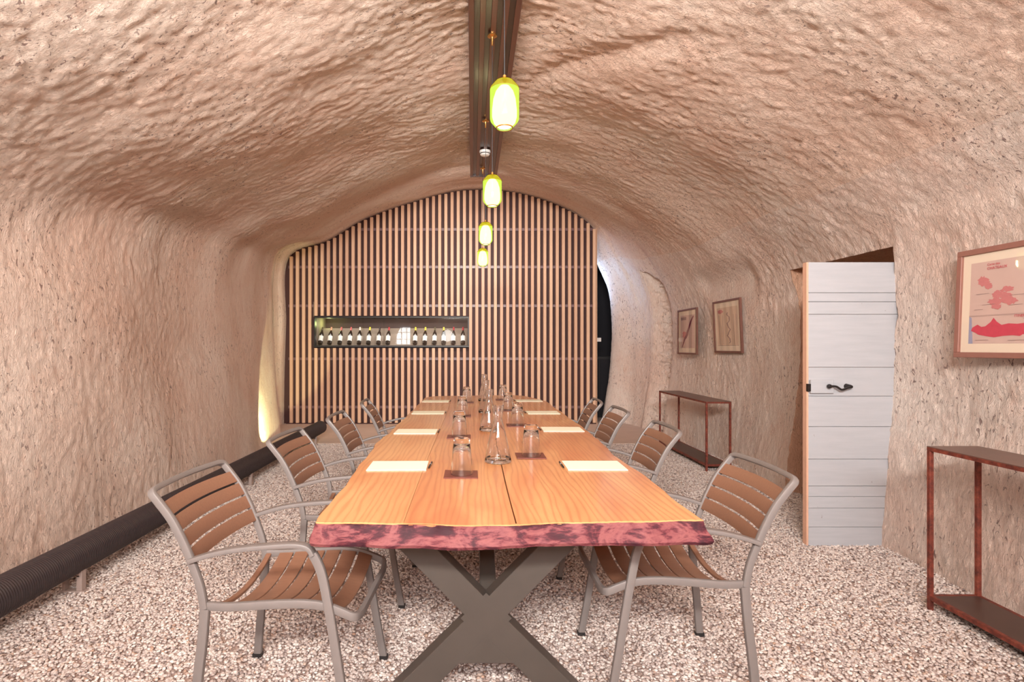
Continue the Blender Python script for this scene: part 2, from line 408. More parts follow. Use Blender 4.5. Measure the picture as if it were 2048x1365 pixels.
Ys = np.concatenate([np.arange(-3.2, 1.4, .12), np.arange(1.4, 3.5, .017), np.linspace(3.5, DOOR_Y0, 6)[:-1],
                     np.arange(DOOR_Y0, DOOR_Y1-.008, .0162), [DOOR_Y1], np.arange(DOOR_Y1+.018, 9.9, .018), np.arange(9.92, 11.2, .07), [11.2]])
NY = len(Ys)
A = np.zeros((NY, 15, 2))
for i, y in enumerate(Ys):
    j = int(np.clip(np.searchsorted(ks, y)-1, 0, len(ks)-2))
    t = (y-ks[j])/(ks[j+1]-ks[j]); t = min(max(t, 0), 1)
    # catmull in Y except next to the sharp return of the left wall
    if 8.2 < y < 9.0: A[i] = KA[j]*(1-t)+KA[j+1]*t
    else:
        p0 = KA[max(j-1, 0)]; p1 = KA[j]; p2 = KA[j+1]; p3 = KA[min(j+2, len(ks)-1)]
        h0 = max(ks[j]-ks[max(j-1,0)], .01); h1 = ks[j+1]-ks[j]; h2 = max(ks[min(j+2,len(ks)-1)]-ks[j+1], .01)
        m1 = .5*((p1-p0)/h0+(p2-p1)/h1) if j > 0 else (p2-p1)/h1
        m2 = .5*((p2-p1)/h1+(p3-p2)/h2) if j+2 < len(ks) else (p2-p1)/h1
        if 6.6 <= y <= 8.3: m2 = (p2-p1)/h1
        A[i] = (2*t**3-3*t*t+1)*p1+(t**3-2*t*t+t)*h1*m1+(-2*t**3+3*t*t)*p2+(t**3-t*t)*h1*m2
# subdivide the profile
NU_SEG = 46; US = []
tt = np.linspace(0, 1, NU_SEG, endpoint=False)
for j in range(14):
    p0 = A[:, max(j-1, 0)]; p1 = A[:, j]; p2 = A[:, j+1]; p3 = A[:, min(j+2, 14)]
    T = tt[None, :, None]; a, b, c, d = (q[:, None, :] for q in (p0, p1, p2, p3))
    US.append(.5*(2*b+(c-a)*T+(2*a-5*b+4*c-d)*T*T+(3*b-a-3*c+d)*T**3))
US.append(A[:, 14:15]); U = np.concatenate(US, 1)       # (NY, NU, 2)
NU = U.shape[1]
G = np.stack([U[..., 0], np.repeat(Ys[:, None], NU, 1), U[..., 1]], -1)
dY = np.gradient(G, axis=0); dU = np.gradient(G, axis=1)
Nn = np.cross(dY, dU); Nn /= np.linalg.norm(Nn, axis=-1, keepdims=True)+1e-9
ctr = np.array([0, 0, 1.5]); inward = ctr-G; inward[..., 1] = 0
sgn = np.sign((Nn*inward).sum(-1, keepdims=True)); Nn = Nn*sgn   # points into the room
arc = np.concatenate([np.zeros((NY, 1)), np.cumsum(np.linalg.norm(np.diff(U, axis=1), axis=-1), 1)], 1)
jj = np.arange(NU)/NU_SEG                                # 0..14 control coordinate
wc = sstep(2.7, 3.5, jj)*(1-sstep(10.6, 11.8, jj))        # 1 on the vault
wl = 1-sstep(2.7, 3.4, jj); wr = sstep(10.8, 12, jj)
X, Y, Z = G[..., 0], G[..., 1], G[..., 2]
disp = .050*noise(X/1.3, Y/1.3, Z/1.3, 1)+.020*noise(X/.5, Y/.55, Z/.5, 2)
q1 = noise(X/.30, Y/.22, Z/.34, 3); disp += .005*q1
# trowelled crests: horizontal-ish dabs on the vault, vertical on the walls
av = arc
r1 = 1-np.abs(noise(av/.30+.6*q1, Y/.12, None, 4))*2
r2 = 1-np.abs(noise(av/.13+Y*2.1, Y/.10, None, 5))*2
r3 = noise(av/.055, Y/.045, None, 6); r4 = noise(av/.034+3*q1, Y/.034, None, 7)
r5 = 1-np.abs(noise(av/.06+1.5*q1, Y/.05, None, 9))*2
v1 = 1-np.abs(noise(av/.32, Y/.13+.5*q1, None, 8))*2
region = .55+.45*np.clip(noise(X/1.1, Y/1.1, Z/1.1, 11)*1.8, -1, 1)
smooth_l = 1-.65*sstep(4.5, 6.5, Y)*wl[None]             # the left wall is smoother far back
disp += wc[None]*(.0012*r1+.0024*r2*region+.0036*r3+.0036*r4+.0032*r5*region)
disp += wl[None]*(.0016*v1*region+.0020*r2*region+.0030*r3+.0032*r4+.0028*r5*region)*smooth_l
disp += wr[None]*(.0020*v1*region+.0040*r2*region+.0050*r3+.0045*r4+.0036*r5*region)
# chipped ledge running diagonally over the right side of the vault
ledge = np.abs((jj[None]-8.35)-(3.9-Y)*.95)
disp -= wc[None]*.028*np.exp(-(ledge/.16)**2)*sstep(3.0, 3.4, Y)*(1-sstep(4.3, 4.8, Y))*sstep(7.6, 8.2, jj)[None]
# darker crease under the vault on the left
disp += .05*np.exp(-((jj[None]-3.35)/.22)**2)*sstep(3.3, 4.2, Y)*(1-sstep(6.5, 8, Y))
# groove where a niche was cut, far right
gz = 2.02+.44*np.sqrt(np.clip((Y-8.40)/.5, 0, 1))+.03*noise(Y/.07, Y*0+.5, None, 21)
gm = sstep(8.40, 8.46, Y)*(1-sstep(8.62, 8.95, Y))*(1-sstep(gz-.12, gz+.08, Z))*sstep(10.5, 11.2, jj)[None]
disp -= gm*.17*(1+.5*noise(Y/.05, Z/.05, None, 22))
slit = np.exp(-((Z-gz)/.028)**2)*sstep(8.40, 8.46, Y)*(1-sstep(8.75, 8.95, Y))*sstep(9.8, 10.4, jj)[None]
disp -= slit*.13*(1+.4*noise(Y/.04, Z/.04, None, 23))
disp *= (1-.85*sstep(9.30, 9.44, Y)*(1-sstep(9.6, 9.7, Y)))*(1-.6*sstep(9.3, 9.4, Y))
G += Nn*disp[..., None]
for (ya, yb, za, zb, xw) in ((6.95, 7.95, 1.05, 1.95, 2.865), (5.85, 6.9, 1.05, 1.98, 2.92), (1.9, 3.25, 1.1, 1.95, 2.645)):
    wgt_ = sstep(ya-.3, ya, Y)*(1-sstep(yb, yb+.3, Y))*sstep(za-.3, za, Z)*(1-sstep(zb, zb+.3, Z))*(jj[None] > 10)
    G[..., 0] += wgt_*np.maximum(0, xw-G[..., 0])
# the ragged near edge of the doorway on the right, and its flat head
JU0 = int(round(12.0*NU_SEG))
iy0 = int(np.argmin(np.abs(Ys-DOOR_Y0))); iy1 = int(np.argmin(np.abs(Ys-DOOR_Y1)))
edge_py = [497, 524, 560, 600, 632, 640, 660, 700, 735, 770, 785, 800, 820, 850, 880, 900, 925, 945, 970, 1000, 1030, 1045, 1060, 1093, 1130]
edge_px = [1786, 1789, 1788, 1792, 1797, 1794, 1790, 1787, 1788, 1786, 1778, 1770, 1768, 1765, 1764, 1769, 1776, 1777, 1766, 1764, 1769, 1768, 1761, 1758, 1756]
head = None
for j in range(JU0-60, NU):
    z = G[iy0, j, 2]; py = CY-(z-CAMH)/3.58*F
    px = np.interp(py, edge_py, edge_px)
    tgt = G[iy0, j, 0]*F/(px-CX); dy = (tgt-Ys[iy0])*(1 if z < 2.0 else max(0, 1-(z-2.0)/.35))
    for k in range(-14, 15):
        G[iy0+k, j, 1] += dy*(1-abs(k)/15.0)
zhead = G[iy0, :, 2]
cand = [j for j in range(int(11*NU_SEG), NU) if zhead[j] <= DOOR_Z]
jh = cand[0]
def grid_mesh(name, G2, mat, flip=False, skip=None, attr=None):
    n, m = G2.shape[:2]
    idx = np.arange(n*m).reshape(n, m)
    q = np.stack([idx[:-1, :-1], idx[1:, :-1], idx[1:, 1:], idx[:-1, 1:]], -1).reshape(-1, 4)
    if flip: q = q[:, ::-1]
    if skip is not None: q = q[~skip.reshape(-1)]
    me = bpy.data.meshes.new(name)
    me.vertices.add(n*m); me.vertices.foreach_set('co', G2.reshape(-1).astype(np.float32))
    me.loops.add(len(q)*4); me.loops.foreach_set('vertex_index', q.reshape(-1).astype(np.int32))
    me.polygons.add(len(q)); me.polygons.foreach_set('loop_start', np.arange(0, len(q)*4, 4, dtype=np.int32))
    me.polygons.foreach_set('loop_total', np.full(len(q), 4, dtype=np.int32))
    me.polygons.foreach_set('use_smooth', np.ones(len(q), dtype=bool))
    me.update(); me.validate()
    return link(name, me, mat)
jl = int(3.35*NU_SEG); jr = int(11.0*NU_SEG)
tag(grid_mesh('wall_left', G[:, :jl+1], M['rock_left']), 'rough plastered rock wall along the left side', kind='structure')
tag(grid_mesh('ceiling', G[:, jl:jr+1], M['rock_ceil']), 'rough plastered rock vault over the table', kind='structure')
sk = np.zeros((NY-1, NU-jr-1), bool)
sk[iy0:iy1, jh-jr:] = True
wr_o = tag(grid_mesh('wall_right', G[:, jr:], M['rock_right'], skip=sk), 'rough plastered rock wall along the right side with a doorway', kind='structure')
# doorway reveal: the boundary of the hole pushed outwards
loop = [G[iy0, j] for j in range(NU-1, jh, -1)]+[G[i, jh] for i in range(iy0, iy1+1)]+[G[iy1, j] for j in range(jh+1, NU)]
loop = np.array(loop); cidx = NU-1-jh
D = np.linspace(0, .75, 26)
RV = np.repeat(loop[None], len(D), 0).copy()
RV[..., 0] += D[:, None]
wgt = np.minimum(D/.05, 1)[:, None]
RV[..., 1] += wgt*.012*noise(RV[..., 0]/.12, RV[..., 2]/.12, RV[..., 1]/.12, 31); RV[..., 2] += wgt*.012*noise(RV[..., 0]/.1, RV[..., 1]/.1, RV[..., 2]/.1, 32)
# straighten the near reveal behind its ragged edge so the leaf can stand in it
tag(grid_mesh('trim_1', RV, M['rock_reveal_bounce']), 'plastered reveal of the doorway', kind='structure')
mb = MB(); mb.box(3.38, 3.44, 3.4, 5.3, -.08, 2.1)
tag(mb.build('wall_doorway', M['rock_right']), 'plastered back of the doorway recess', kind='structure')
# front (entrance) end behind the photographer: window openings
mb = MB()
for x0, x1, z0, z1 in ((-3.9,-1.95,2.6,3.9),(1.95,3.4,2.6,3.9),(-1.95,1.95,3.32,3.9),(-2.36,3.4,-.1,2.6),(-3.9,-3.18,-.1,2.6),(-3.18,-2.36,2.16,2.6),(-3.18,-2.36,-.1,1.34)):
    mb.box(x0, x1, -3.35, -3.15, z0, z1)
tag(mb.build('wall_front', M['rock_left']), 'plastered wall around the entrance windows', kind='structure')
# far end behind the slat screen
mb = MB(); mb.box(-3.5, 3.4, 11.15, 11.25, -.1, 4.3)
tag(mb.build('wall_passage', M['dark']), 'wall at the end of the side passage, coloured dark for its gloom', kind='structure')

# floor: gravel bed, loose gravel, concrete strip
mb = MB(); mb.box(-3.4, 3.5, -3.3, 7.58, -.12, -.004)
floor = tag(mb.build('floor', M['gravelbase']), 'gravel bed of the cellar floor', kind='structure')
mb = MB(); mb.box(-3.4, 3.3, 7.58, 11.2, -.12, .012)
tag(mb.build('floor_concrete', M['concrete'], bevel=.006), 'smooth concrete strip in front of the slat wall', kind='structure')

# gravel: geometry-node scatter of low-poly pebbles
def pebble(k):
    bm = bmesh.new(); bmesh.ops.create_icosphere(bm, subdivisions=1, radius=1)
    r = random.Random(k)
    for v in bm.verts: v.co *= r.uniform(.78, 1.12)
    for v in bm.verts: v.co = Vector((v.co.x*1.15, v.co.y*.9, v.co.z*.62))
    me = bpy.data.meshes.new('pebble'); bm.to_mesh(me); bm.free(); me.materials.append(M['gravel'])
    me.polygons.foreach_set('use_smooth', [True]*len(me.polygons))
    return me
def make_gravel():
    g = bpy.data.node_groups.new('gravel_scatter', 'GeometryNodeTree')
    g.interface.new_socket('Geometry', in_out='INPUT', socket_type='NodeSocketGeometry')
    g.interface.new_socket('Geometry', in_out='OUTPUT', socket_type='NodeSocketGeometry')
    N = g.nodes; L = g.links
    gi = N.new('NodeGroupInput'); go = N.new('NodeGroupOutput')
    dp = N.new('GeometryNodeDistributePointsOnFaces'); dp.inputs['Density'].default_value = 8200; dp.inputs['Seed'].default_value = 3
    L.new(gi.outputs[0], dp.inputs['Mesh'])
    join = N.new('GeometryNodeJoinGeometry')
    for k in range(4):
        me = pebble(k); tmp = bpy.data.objects.new('pebble_source', me)
        oi = N.new('GeometryNodeObjectInfo'); oi.inputs['As Instance'].default_value = True
        oi.inputs['Object'].default_value = tmp; L.new(oi.outputs['Geometry'], join.inputs[0])
    ip = N.new('GeometryNodeInstanceOnPoints'); L.new(dp.outputs['Points'], ip.inputs['Points'])
    L.new(join.outputs[0], ip.inputs['Instance']); ip.inputs['Pick Instance'].default_value = True
    rv = N.new('FunctionNodeRandomValue'); rv.data_type = 'FLOAT_VECTOR'
    rv.inputs[0].default_value = (-.5, -.5, 0); rv.inputs[1].default_value = (.5, .5, 6.28)
    rs = N.new('FunctionNodeRandomValue'); rs.data_type = 'FLOAT'
    rs.inputs[2].default_value = .0055; rs.inputs[3].default_value = .0105
    L.new(rv.outputs[0], ip.inputs['Rotation']); L.new(rs.outputs[1], ip.inputs['Scale'])
    sp = N.new('GeometryNodeSetPosition')
    ro = N.new('FunctionNodeRandomValue'); ro.data_type = 'FLOAT_VECTOR'
    ro.inputs[0].default_value = (0, 0, -.003); ro.inputs[1].default_value = (0, 0, .006)
    L.new(dp.outputs['Points'], sp.inputs['Geometry']); L.new(ro.outputs[0], sp.inputs['Offset'])
    L.new(sp.outputs[0], ip.inputs['Points']); L.new(ip.outputs[0], go.inputs[0])
    me = bpy.data.meshes.new('loose_gravel'); me.from_pydata([(-2.9,1.0,.001),(2.8,1.0,.001),(2.95,7.57,.001),(-2.8,7.57,.001)], [], [(0,1,2,3)])
    o = link('loose_gravel', me, M['gravel']); md = o.modifiers.new('scatter', 'NODES'); md.node_group = g
    tag(o, 'loose pale pinkish gravel covering the cellar floor', 'gravel', kind='stuff')
make_gravel()

# ---------------------------------------------------------------- slat wall
SW_Y = 9.48
cx_, cz_ = U[int(np.argmin(np.abs(Ys-SW_Y))), :, 0], U[int(np.argmin(np.abs(Ys-SW_Y))), :, 1]
top_mask = (jj >= 3.0) & (jj <= 11.2)
def top_z(x): return float(np.interp(x, cx_[top_mask], cz_[top_mask]))
HX0, HX1, HZ0, HZ1 = -2.655, -.05, 1.300, 1.815
SX0, PITCH = -3.037, .10392
mb = MB(); y0, y1 = SW_Y+.075, SW_Y+.095
edges = [-3.3]+[SX0-.05+PITCH*k for k in range(1, 50)]+[2.085]
for k in range(50):
    a, b = edges[k], edges[k+1]; m_ = (a+b)/2
    zt = max(top_z(a), top_z(b))+.12
    if HX0-.02 < m_ < HX1+.02:
        mb.box(a, b, y0, y1, -.02, HZ0-.01); mb.box(a, b, y0, y1, HZ1+.01, zt)
    else: mb.box(a, b, y0, y1, -.02, zt)
wb = tag(mb.build('wall_back', M['backing']), 'dark back wall faced with vertical wooden slats', kind='structure')
for zr in (3.29, 2.655, 2.0, 1.105, .29):
    xs = [x for x in np.arange(-3.1, 2.06, .02) if top_z(x) > zr+.1]
    mb = MB(); mb.box(min(xs), 2.085, SW_Y+.052, SW_Y+.075, zr-.022, zr+.022); mb.build('rail', M['rail'], wb)
for k in range(50):
    x = SX0+PITCH*k; w = .0255
    zt = min(top_z(x-w), top_z(x+w))-.015+random.uniform(-.008, .008)
    segs = [(.02, zt)]
    if HX0-.01 < x < HX1+.01: segs = [(.02, HZ0-.012), (HZ1+.012, zt)]
    for z0, z1 in segs:
        mb = MB(); mb.box(-w, w, -.026, .026, 0, z1-z0)
        o = mb.build('slat', M['slat'], wb, bevel=.003); o.location = (x, SW_Y+.026, z0)
mb = MB(); mb.box(-3.12, 2.085, SW_Y+.0, SW_Y+.07, .012, .03); mb.build('bottom_rail', M['backing'], wb)

# wine display let into the slat wall
dc = tag(empty('wine_display', ((HX0+HX1)/2, SW_Y+.02, HZ0)), 'long black framed glass wine display let into the slat wall', 'display case')
w2 = (HX1-HX0)/2; hh = HZ1-HZ0
mb = MB(); fy0, fy1 = -.04, .08
for b in ((-w2, w2, 0, .03), (-w2, w2, hh-.022, hh), (-w2, -w2+.02, .03, hh-.022), (w2-.02, w2, .03, hh-.022)):
    mb.box(b[0], b[1], fy0, fy1, b[2], b[3])
mb.build('frame', M['black'], dc, bevel=.002)
mb = MB(); mb.box(-w2+.02, w2-.02, -.012, -.008, .03, hh-.022); mb.build('glass_pane', M['pane'], dc)
mb = MB(); mb.box(-w2, w2, .76, .78, 0, hh+.25); mb.build('back_panel', M['dispback'], dc)
MB().box(-w2-.01, -w2, .0, .78, 0, hh+.25).build('side_panel', M['rack'], dc); MB().box(w2, w2+.01, 0, .78, 0, hh+.25).build('side_panel', M['rack'], dc)
mb = MB(); mb.box(-w2, w2, .08, .78, .0, .02); mb.build('shelf', M['rack'], dc)
mb = MB(); mb.box(-w2, w2, .08, .78, hh+.0, hh+.02); mb.build('hood', M['disptop'], dc)
mb = MB(); mb.add([(-w2+.02,.30,.03),(w2-.02,.30,.03),(w2-.02,.46,.335),(-w2+.02,.46,.335),(-w2+.02,.32,.02),(w2-.02,.32,.02),(w2-.02,.48,.33),(-w2+.02,.48,.33)],
    [(0,1,2,3),(7,6,5,4),(0,4,5,1),(3,2,6,7),(0,3,7,4),(1,5,6,2)]); mb.build('leaning_rack', M['rack'], dc)
MB().box(-.16, -.155, .0, .3, .03, hh-.02).build('glass_divider', M['pane'], dc); MB().box(-.50,-.496,.0,.2,.03,hh-.02).build('glass_divider', M['pane'], dc)
mb = MB(); mb.box(-w2+.05, w2-.05, .10, .13, hh-.016, hh-.004); mb.build('light_strip', emit('strip_glow', (1, .95, .75, 1), 6), dc)
light('display_light', 'AREA', ((HX0+HX1)/2, SW_Y+.16, HZ1-.03), 4, (1, .95, .85), ((HX0+HX1)/2, SW_Y+.45, HZ0), shape='RECTANGLE', size=2.4, size_y=.05)
light('display_corner_light', 'POINT', (HX0+.13, SW_Y+.5, HZ1-.1), 1.6, (.85, 1, .35), shadow_soft_size=.03)
caps = {'dark': srgb(50,38,40), 'tan': srgb(206,150,120), 'red': srgb(170,40,50), 'pink': srgb(190,90,90), 'white': srgb(230,216,206), 'yellow': srgb(226,208,70), 'grey': srgb(90,84,60)}
capm = {k: plain('capsule_'+k, v, .35) for k, v in caps.items()}
bt = [(235,'grey'),(340,'tan'),(455,'pink'),(565,'pink'),(675,'white'),(780,'yellow'),(895,'dark'),(1000,'red'),(1310,'yellow'),(1420,'yellow'),(1530,'grey'),(1635,'yellow'),(1745,'red'),(1855,'red')]
bt_label = [
 'wine bottle standing leftmost in the wall display, in the greenish corner light',
 'wine bottle with tan capsule, second from the left in the wall display',
 'wine bottle with pinkish capsule, third from the left in the wall display',
 'wine bottle with pinkish capsule, fourth from the left in the wall display',
 'wine bottle with whitish capsule, fifth from the left in the wall display',
 'wine bottle with yellow capsule, the only one in the left half of the display',
 'wine bottle with dark capsule, seventh from the left in the wall display',
 'wine bottle with dark red capsule just left of the window reflection in the display',
 'wine bottle with yellow capsule just right of the window reflection in the display',
 'wine bottle with yellow capsule, fifth from the right end of the display',
 'wine bottle with olive grey capsule, fourth from the right end of the display',
 'wine bottle with yellow capsule, third from the right end of the display',
 'wine bottle with red capsule, second from the right end of the display',
 'wine bottle with red capsule at the very right end of the display']
proto = None
for i, ((bx, cap), lab) in enumerate(zip(bt, bt_label)):
    px = 600+bx/5.69; x = (px-CX)/F*(SW_Y+.24)
    if proto is None:
        e = empty('wine_bottle', (0,0,0)); proto = e
        mb = MB(); mb.lathe([(0,.008),(.030,0),(.038,.004),(.039,.02),(.039,.175),(.034,.21),(.020,.245),(.0145,.262),(.0140,.33),(.0,.33)], 20); mb.build('glass_body', M['bottle'], e, True)
        mb = MB(); mb.lathe([(.0396,.055),(.0396,.155)], 20); mb.build('paper_label', M['label'], e, True)
        mb = MB(); mb.lathe([(.0150,.27),(.0155,.335),(.0,.3355)], 16); mb.build('capsule', capm[cap], e, True)
    else:
        e = copy_tree(proto)
        for ch in e.children:
            if ch.name.startswith('capsule'):
                ch.data = ch.data.copy(); ch.data.materials[0] = capm[cap]
    e.location = (x, SW_Y+.20, HZ0+.052); e.rotation_euler = (math.radians(-29), 0, math.radians(random.uniform(-3, 3)))
    tag(e, lab, 'bottle', 'wine bottles in the wall display')

# dark cupboard and switch in the side passage
mb = MB(); mb.box(1.95, 2.72, 10.35, 10.9, .012, 1.10); mb.box(1.93, 2.74, 10.33, 10.92, 1.10, 1.13)
cb = tag(empty('cupboard', (2.33, 10.6, .012)), 'black cupboard standing in the dark side passage', 'cupboard')
o = mb.build('body', M['black'], cb); o.matrix_parent_inverse = Matrix.Translation((-2.33, -10.6, -.012))
for xa, xb in ((1.97, 2.32), (2.34, 2.70)):
    o = MB().box(xa, xb, 10.335, 10.35, .05, 1.08).build('door', M['dark'], cb, bevel=.003); o.matrix_parent_inverse = Matrix.Translation((-2.33, -10.6, -.012))
mb = MB(); mb.box(2.088, 2.10, SW_Y+.0, SW_Y+.10, -.0, 3.3); tag(mb.build('trim_2', M['slat']), 'end board of the slat wall beside the passage', kind='structure')
mb = MB(); mb.box(2.10, 2.42, 9.73, 9.76, 1.02, 1.60)
mb = MB(); mb.box(2.10, 2.185, 9.56, 9.575, 1.395, 1.46); mb.box(2.12,2.165,9.555,9.56,1.41,1.445)
tag(mb.build('switch_plate', M['white'], bevel=.002), 'small white switch plate at the right end of the slat wall', 'switch')

# ---------------------------------------------------------------- ceiling beam with pendants
BY0, BY1 = -1.5, 6.63
bx0, bx1 = -.022, .292
beam = tag(empty('ceiling_beam', ((bx0+bx1)/2, 3.0, BEAM_Z)), 'long dark lacquered ceiling beam of lengthwise battens above the table', 'beam')
def place(o, par): o.matrix_parent_inverse = Matrix.Translation(-par.location); return o
mb = MB(); mb.box(bx0, bx1, BY0, BY1, BEAM_Z+.014, BEAM_Z+.16); place(mb.build('beam_body', M['beam'], beam, bevel=.003), beam)
for k in range(5):
    x = bx0+.018+(bx1-bx0-.036)*(k+.0)/4
    mb = MB(); mb.box(x-.017, x+.017, BY0, BY1-.03, BEAM_Z, BEAM_Z+.014); place(mb.build('batten', M['batten'], beam, bevel=.002), beam)
mb = MB(); mb.box(bx0, bx1, BY1-.03, BY1, BEAM_Z-.004, BEAM_Z+.014); place(mb.build('end_strip', M['beam'], beam), beam)
# smoke detector
yd = 2.0*F/393
sd = tag(empty('smoke_detector', ((970-CX)/F*yd, yd, BEAM_Z)), 'white round smoke detector under the ceiling beam', 'smoke detector')
mb = MB(); mb.lathe([(0,0),(.056,0),(.058,-.012),(.052,-.026)], 24); mb.build('base', M['white'], sd, True)
mb = MB(); mb.lathe([(.046,-.026),(.046,-.034),(.0,-.034)], 24); mb.build('sensing_ring', M['black'], sd, True)
mb = MB(); mb.lathe([(.050,-.034),(.044,-.046),(.03,-.052),(0,-.053)], 24); mb.build('cover', M['white'], sd, True)

pend = tag(empty('pendant_lamp', (0,0,0)), 'x', 'pendant lamp', 'row of pendant lamps under the beam')
# local origin = lamp centre, hangs from beam 1.0 above
H = .097
outer = [(.018, H+.004), (.036, H), (.058, H-.026), (.060, H-.034), (.060, -H+.040), (.057, -H+.030), (.034, -H+.003), (.031, -H)]
inner = [(r-.004, z*.97) for r, z in outer[::-1]]
mb = MB(); mb.lathe(outer, 32); mb.build('glass_shade', M['shade'], pend, True)
mb = MB(); mb.lathe([(.0612, H-.036), (.0605, H-.028), (.037, H+.0015), (.034, H+.004)], 32); mb.build('amber_shoulder', M['ambglass'], pend, True)
mb = MB(); mb.lathe([(.030, H+.0015), (.027, H+.004), (0,H+.005)], 32); mb.build('cap', M['brass'], pend, True)
mb = MB(); mb.lathe([(.031,-H+.001),(.034,-H-.001),(.0355,-H+.004)], 32); mb.build('bottom_rim', M['rim'], pend, True)
mb = MB(); mb.lathe([(0,.082),(.020,.076),(.036,.055),(.046,.025),(.051,-.02),(.051,-.05),(.044,-.074),(.028,-.090),(0,-.094)], 20); mb.build('bulb', M['bulb'], pend, True)
mb = MB(); mb.lathe([(.0,H+.025),(.007,H+.025),(.008,H+.004)], 12); mb.build('socket', M['brass'], pend, True)
mb = MB(); mb.lathe([(.0022, .94), (.0022, H+.025)], 6); mb.build('cord', M['black'], pend)
mb = MB(); mb.lathe([(0,1.0),(.03,1.0),(.031,.992),(.010,.984),(.0075,.975),(.0065,.935),(.0,.934)], 20); mb.build('canopy', M['brass'], pend, True)
plabs = ['pendant lamp out of frame nearest the entrance, above the near table end', 'nearest and largest glowing yellow-green glass pendant lamp, high over the table',
 'second glowing yellow-green pendant lamp, just below the far end of the beam', 'third glowing pendant lamp, seen against the slat wall above the smallest one',
 'fourth and farthest glowing pendant lamp, lowest and smallest in the row']
for i in range(5):
    e = pend if i == 0 else copy_tree(pend)
    e.location = (LAMP_X[i], LAMP_Y[i], LAMP_Z); e['label'] = plabs[i]
    light('pendant_light', 'POINT', (LAMP_X[i], LAMP_Y[i], LAMP_Z-.03), (28, 38, 52, 66, 76)[i], (1, .90, .76), shadow_soft_size=.057)

# ---------------------------------------------------------------- table
TZ = .75
Lpx = [(633,1044),(705,952),(754,887),(783,862),(824,823),(846,801)]
Rpx = [(1402,1040),(1300,961),(1227,910),(1180,866),(1139,837),(1093,804)]
def tabY(py): return (CAMH-TZ)*F/(py-CY)
Lp = [((px-CX)/F*tabY(py), tabY(py)) for px, py in Lpx]; Rp = [((px-CX)/F*tabY(py), tabY(py)) for px, py in Rpx]
def fy(x):   # near edge line
    pts = [(-.49, 1.778), (-.2, 1.765), (.02, 1.745), (.1, 1.75), (.3, 1.775), (.55, 1.79), (.73, 1.80)]
    return float(np.interp(x, [p[0] for p in pts], [p[1] for p in pts]))+.003*math.sin(x*31)
def by(x):
    return float(np.interp(x, [-.5,-.47,-.4,.45,.58,.68,.74], [6.15,6.28,6.36,6.50,6.42,6.1,5.75]))+.006*math.sin(x*17)
def lx(y): return float(np.interp(y, [p[1] for p in Lp], [p[0] for p in Lp]))+.004*math.sin(y*9)+.002*math.sin(y*23)
def rx(y): return float(np.interp(y, [p[1] for p in Rp], [p[0] for p in Rp]))+.004*math.sin(y*8+1)+.002*math.sin(y*21)
tab = tag(empty('meeting_table', (.12, 4.1, 0)), 'long live-edge wooden meeting table on crossed steel legs down the middle of the room', 'table')
j1 = lambda y: -.215+.004*math.sin(y*1.7); j2 = lambda y: .137+.0015*math.sin(y*5)
def board(name, fa, fb, mat, ga, gb, label=None):
    nx, ny = 10, 60; mb = MB(); vs = []
    for i in range(ny+1):
        t = i/ny
        for k in range(nx+1):
            s = k/nx
            y = 1.77+t*(6.4-1.77)
            xa, xb = fa(y)+ga, fb(y)-gb; x = xa+(xb-xa)*s
            y = fy(x)+t*(by(x)-fy(x)); xa, xb = fa(y)+ga, fb(y)-gb; x = xa+(xb-xa)*s
            vs.append((x, y, TZ))
    n = len(vs); vs += [(x, y, TZ-.066) for x, y, z in vs]
    fs = []
    W_ = nx+1
    for i in range(ny):
        for k in range(nx):
            a = i*W_+k; fs.append((a, a+1, a+W_+1, a+W_)); fs.append((n+a, n+a+W_, n+a+W_+1, n+a+1))
    for k in range(nx): fs.append((k, n+k, n+k+1, k+1)); a = ny*W_+k; fs.append((a, a+1, n+a+1, n+a))
    for i in range(ny): a = i*W_; fs.append((a, a+W_, n+a+W_, n+a)); a += nx; fs.append((a, n+a, n+a+W_, a+W_))
    mb.add(vs, fs); o = mb.build(name, mat, tab); place(o, tab)
    if label: o['label'] = label
board('board', lx, j1, M['wood_a'], 0, .0006, 'left board of the tabletop, paler grain')
board('board', j1, j2, M['wood_b'], .0006, .0022, 'middle board of the tabletop')
board('board', j2, rx, M['wood_c'], .0022, 0, 'right board of the tabletop beyond the dark crack')
# bark edge all round the top
per = []
for x in np.linspace(-.485, .735, 140): per.append((x, fy(x), 'f'))
for y in np.linspace(1.81, 5.75, 150)[1:]: per.append((rx(y), y, 'r'))
for x in np.linspace(.70, -.45, 80): per.append((x, by(x), 'b'))
for y in np.linspace(6.15, 1.79, 150)[:-1]: per.append((lx(y), y, 'l'))
rings = 9; n = len(per); vs = []
cx0, cy0 = .12, 4.1
pa = np.array([(p[0], p[1]) for p in per])
tg = np.roll(pa, -1, 0)-np.roll(pa, 1, 0); tg /= np.linalg.norm(tg, axis=1, keepdims=True)+1e-9
nm = np.stack([tg[:, 1], -tg[:, 0]], 1)
for _ in range(3): nm = (np.roll(nm, 1, 0)+nm*2+np.roll(nm, -1, 0))/4
nm /= np.linalg.norm(nm, axis=1, keepdims=True)
sarc = np.cumsum(np.linalg.norm(np.diff(pa, axis=0, prepend=pa[:1]), axis=1))
prof = [(-.010, -.0005), (.002, -.0015), (.004, -.006), (.008, -.018), (.014, -.032), (.020, -.046), (.026, -.060), (.022, -.070), (-.02, -.0705)]
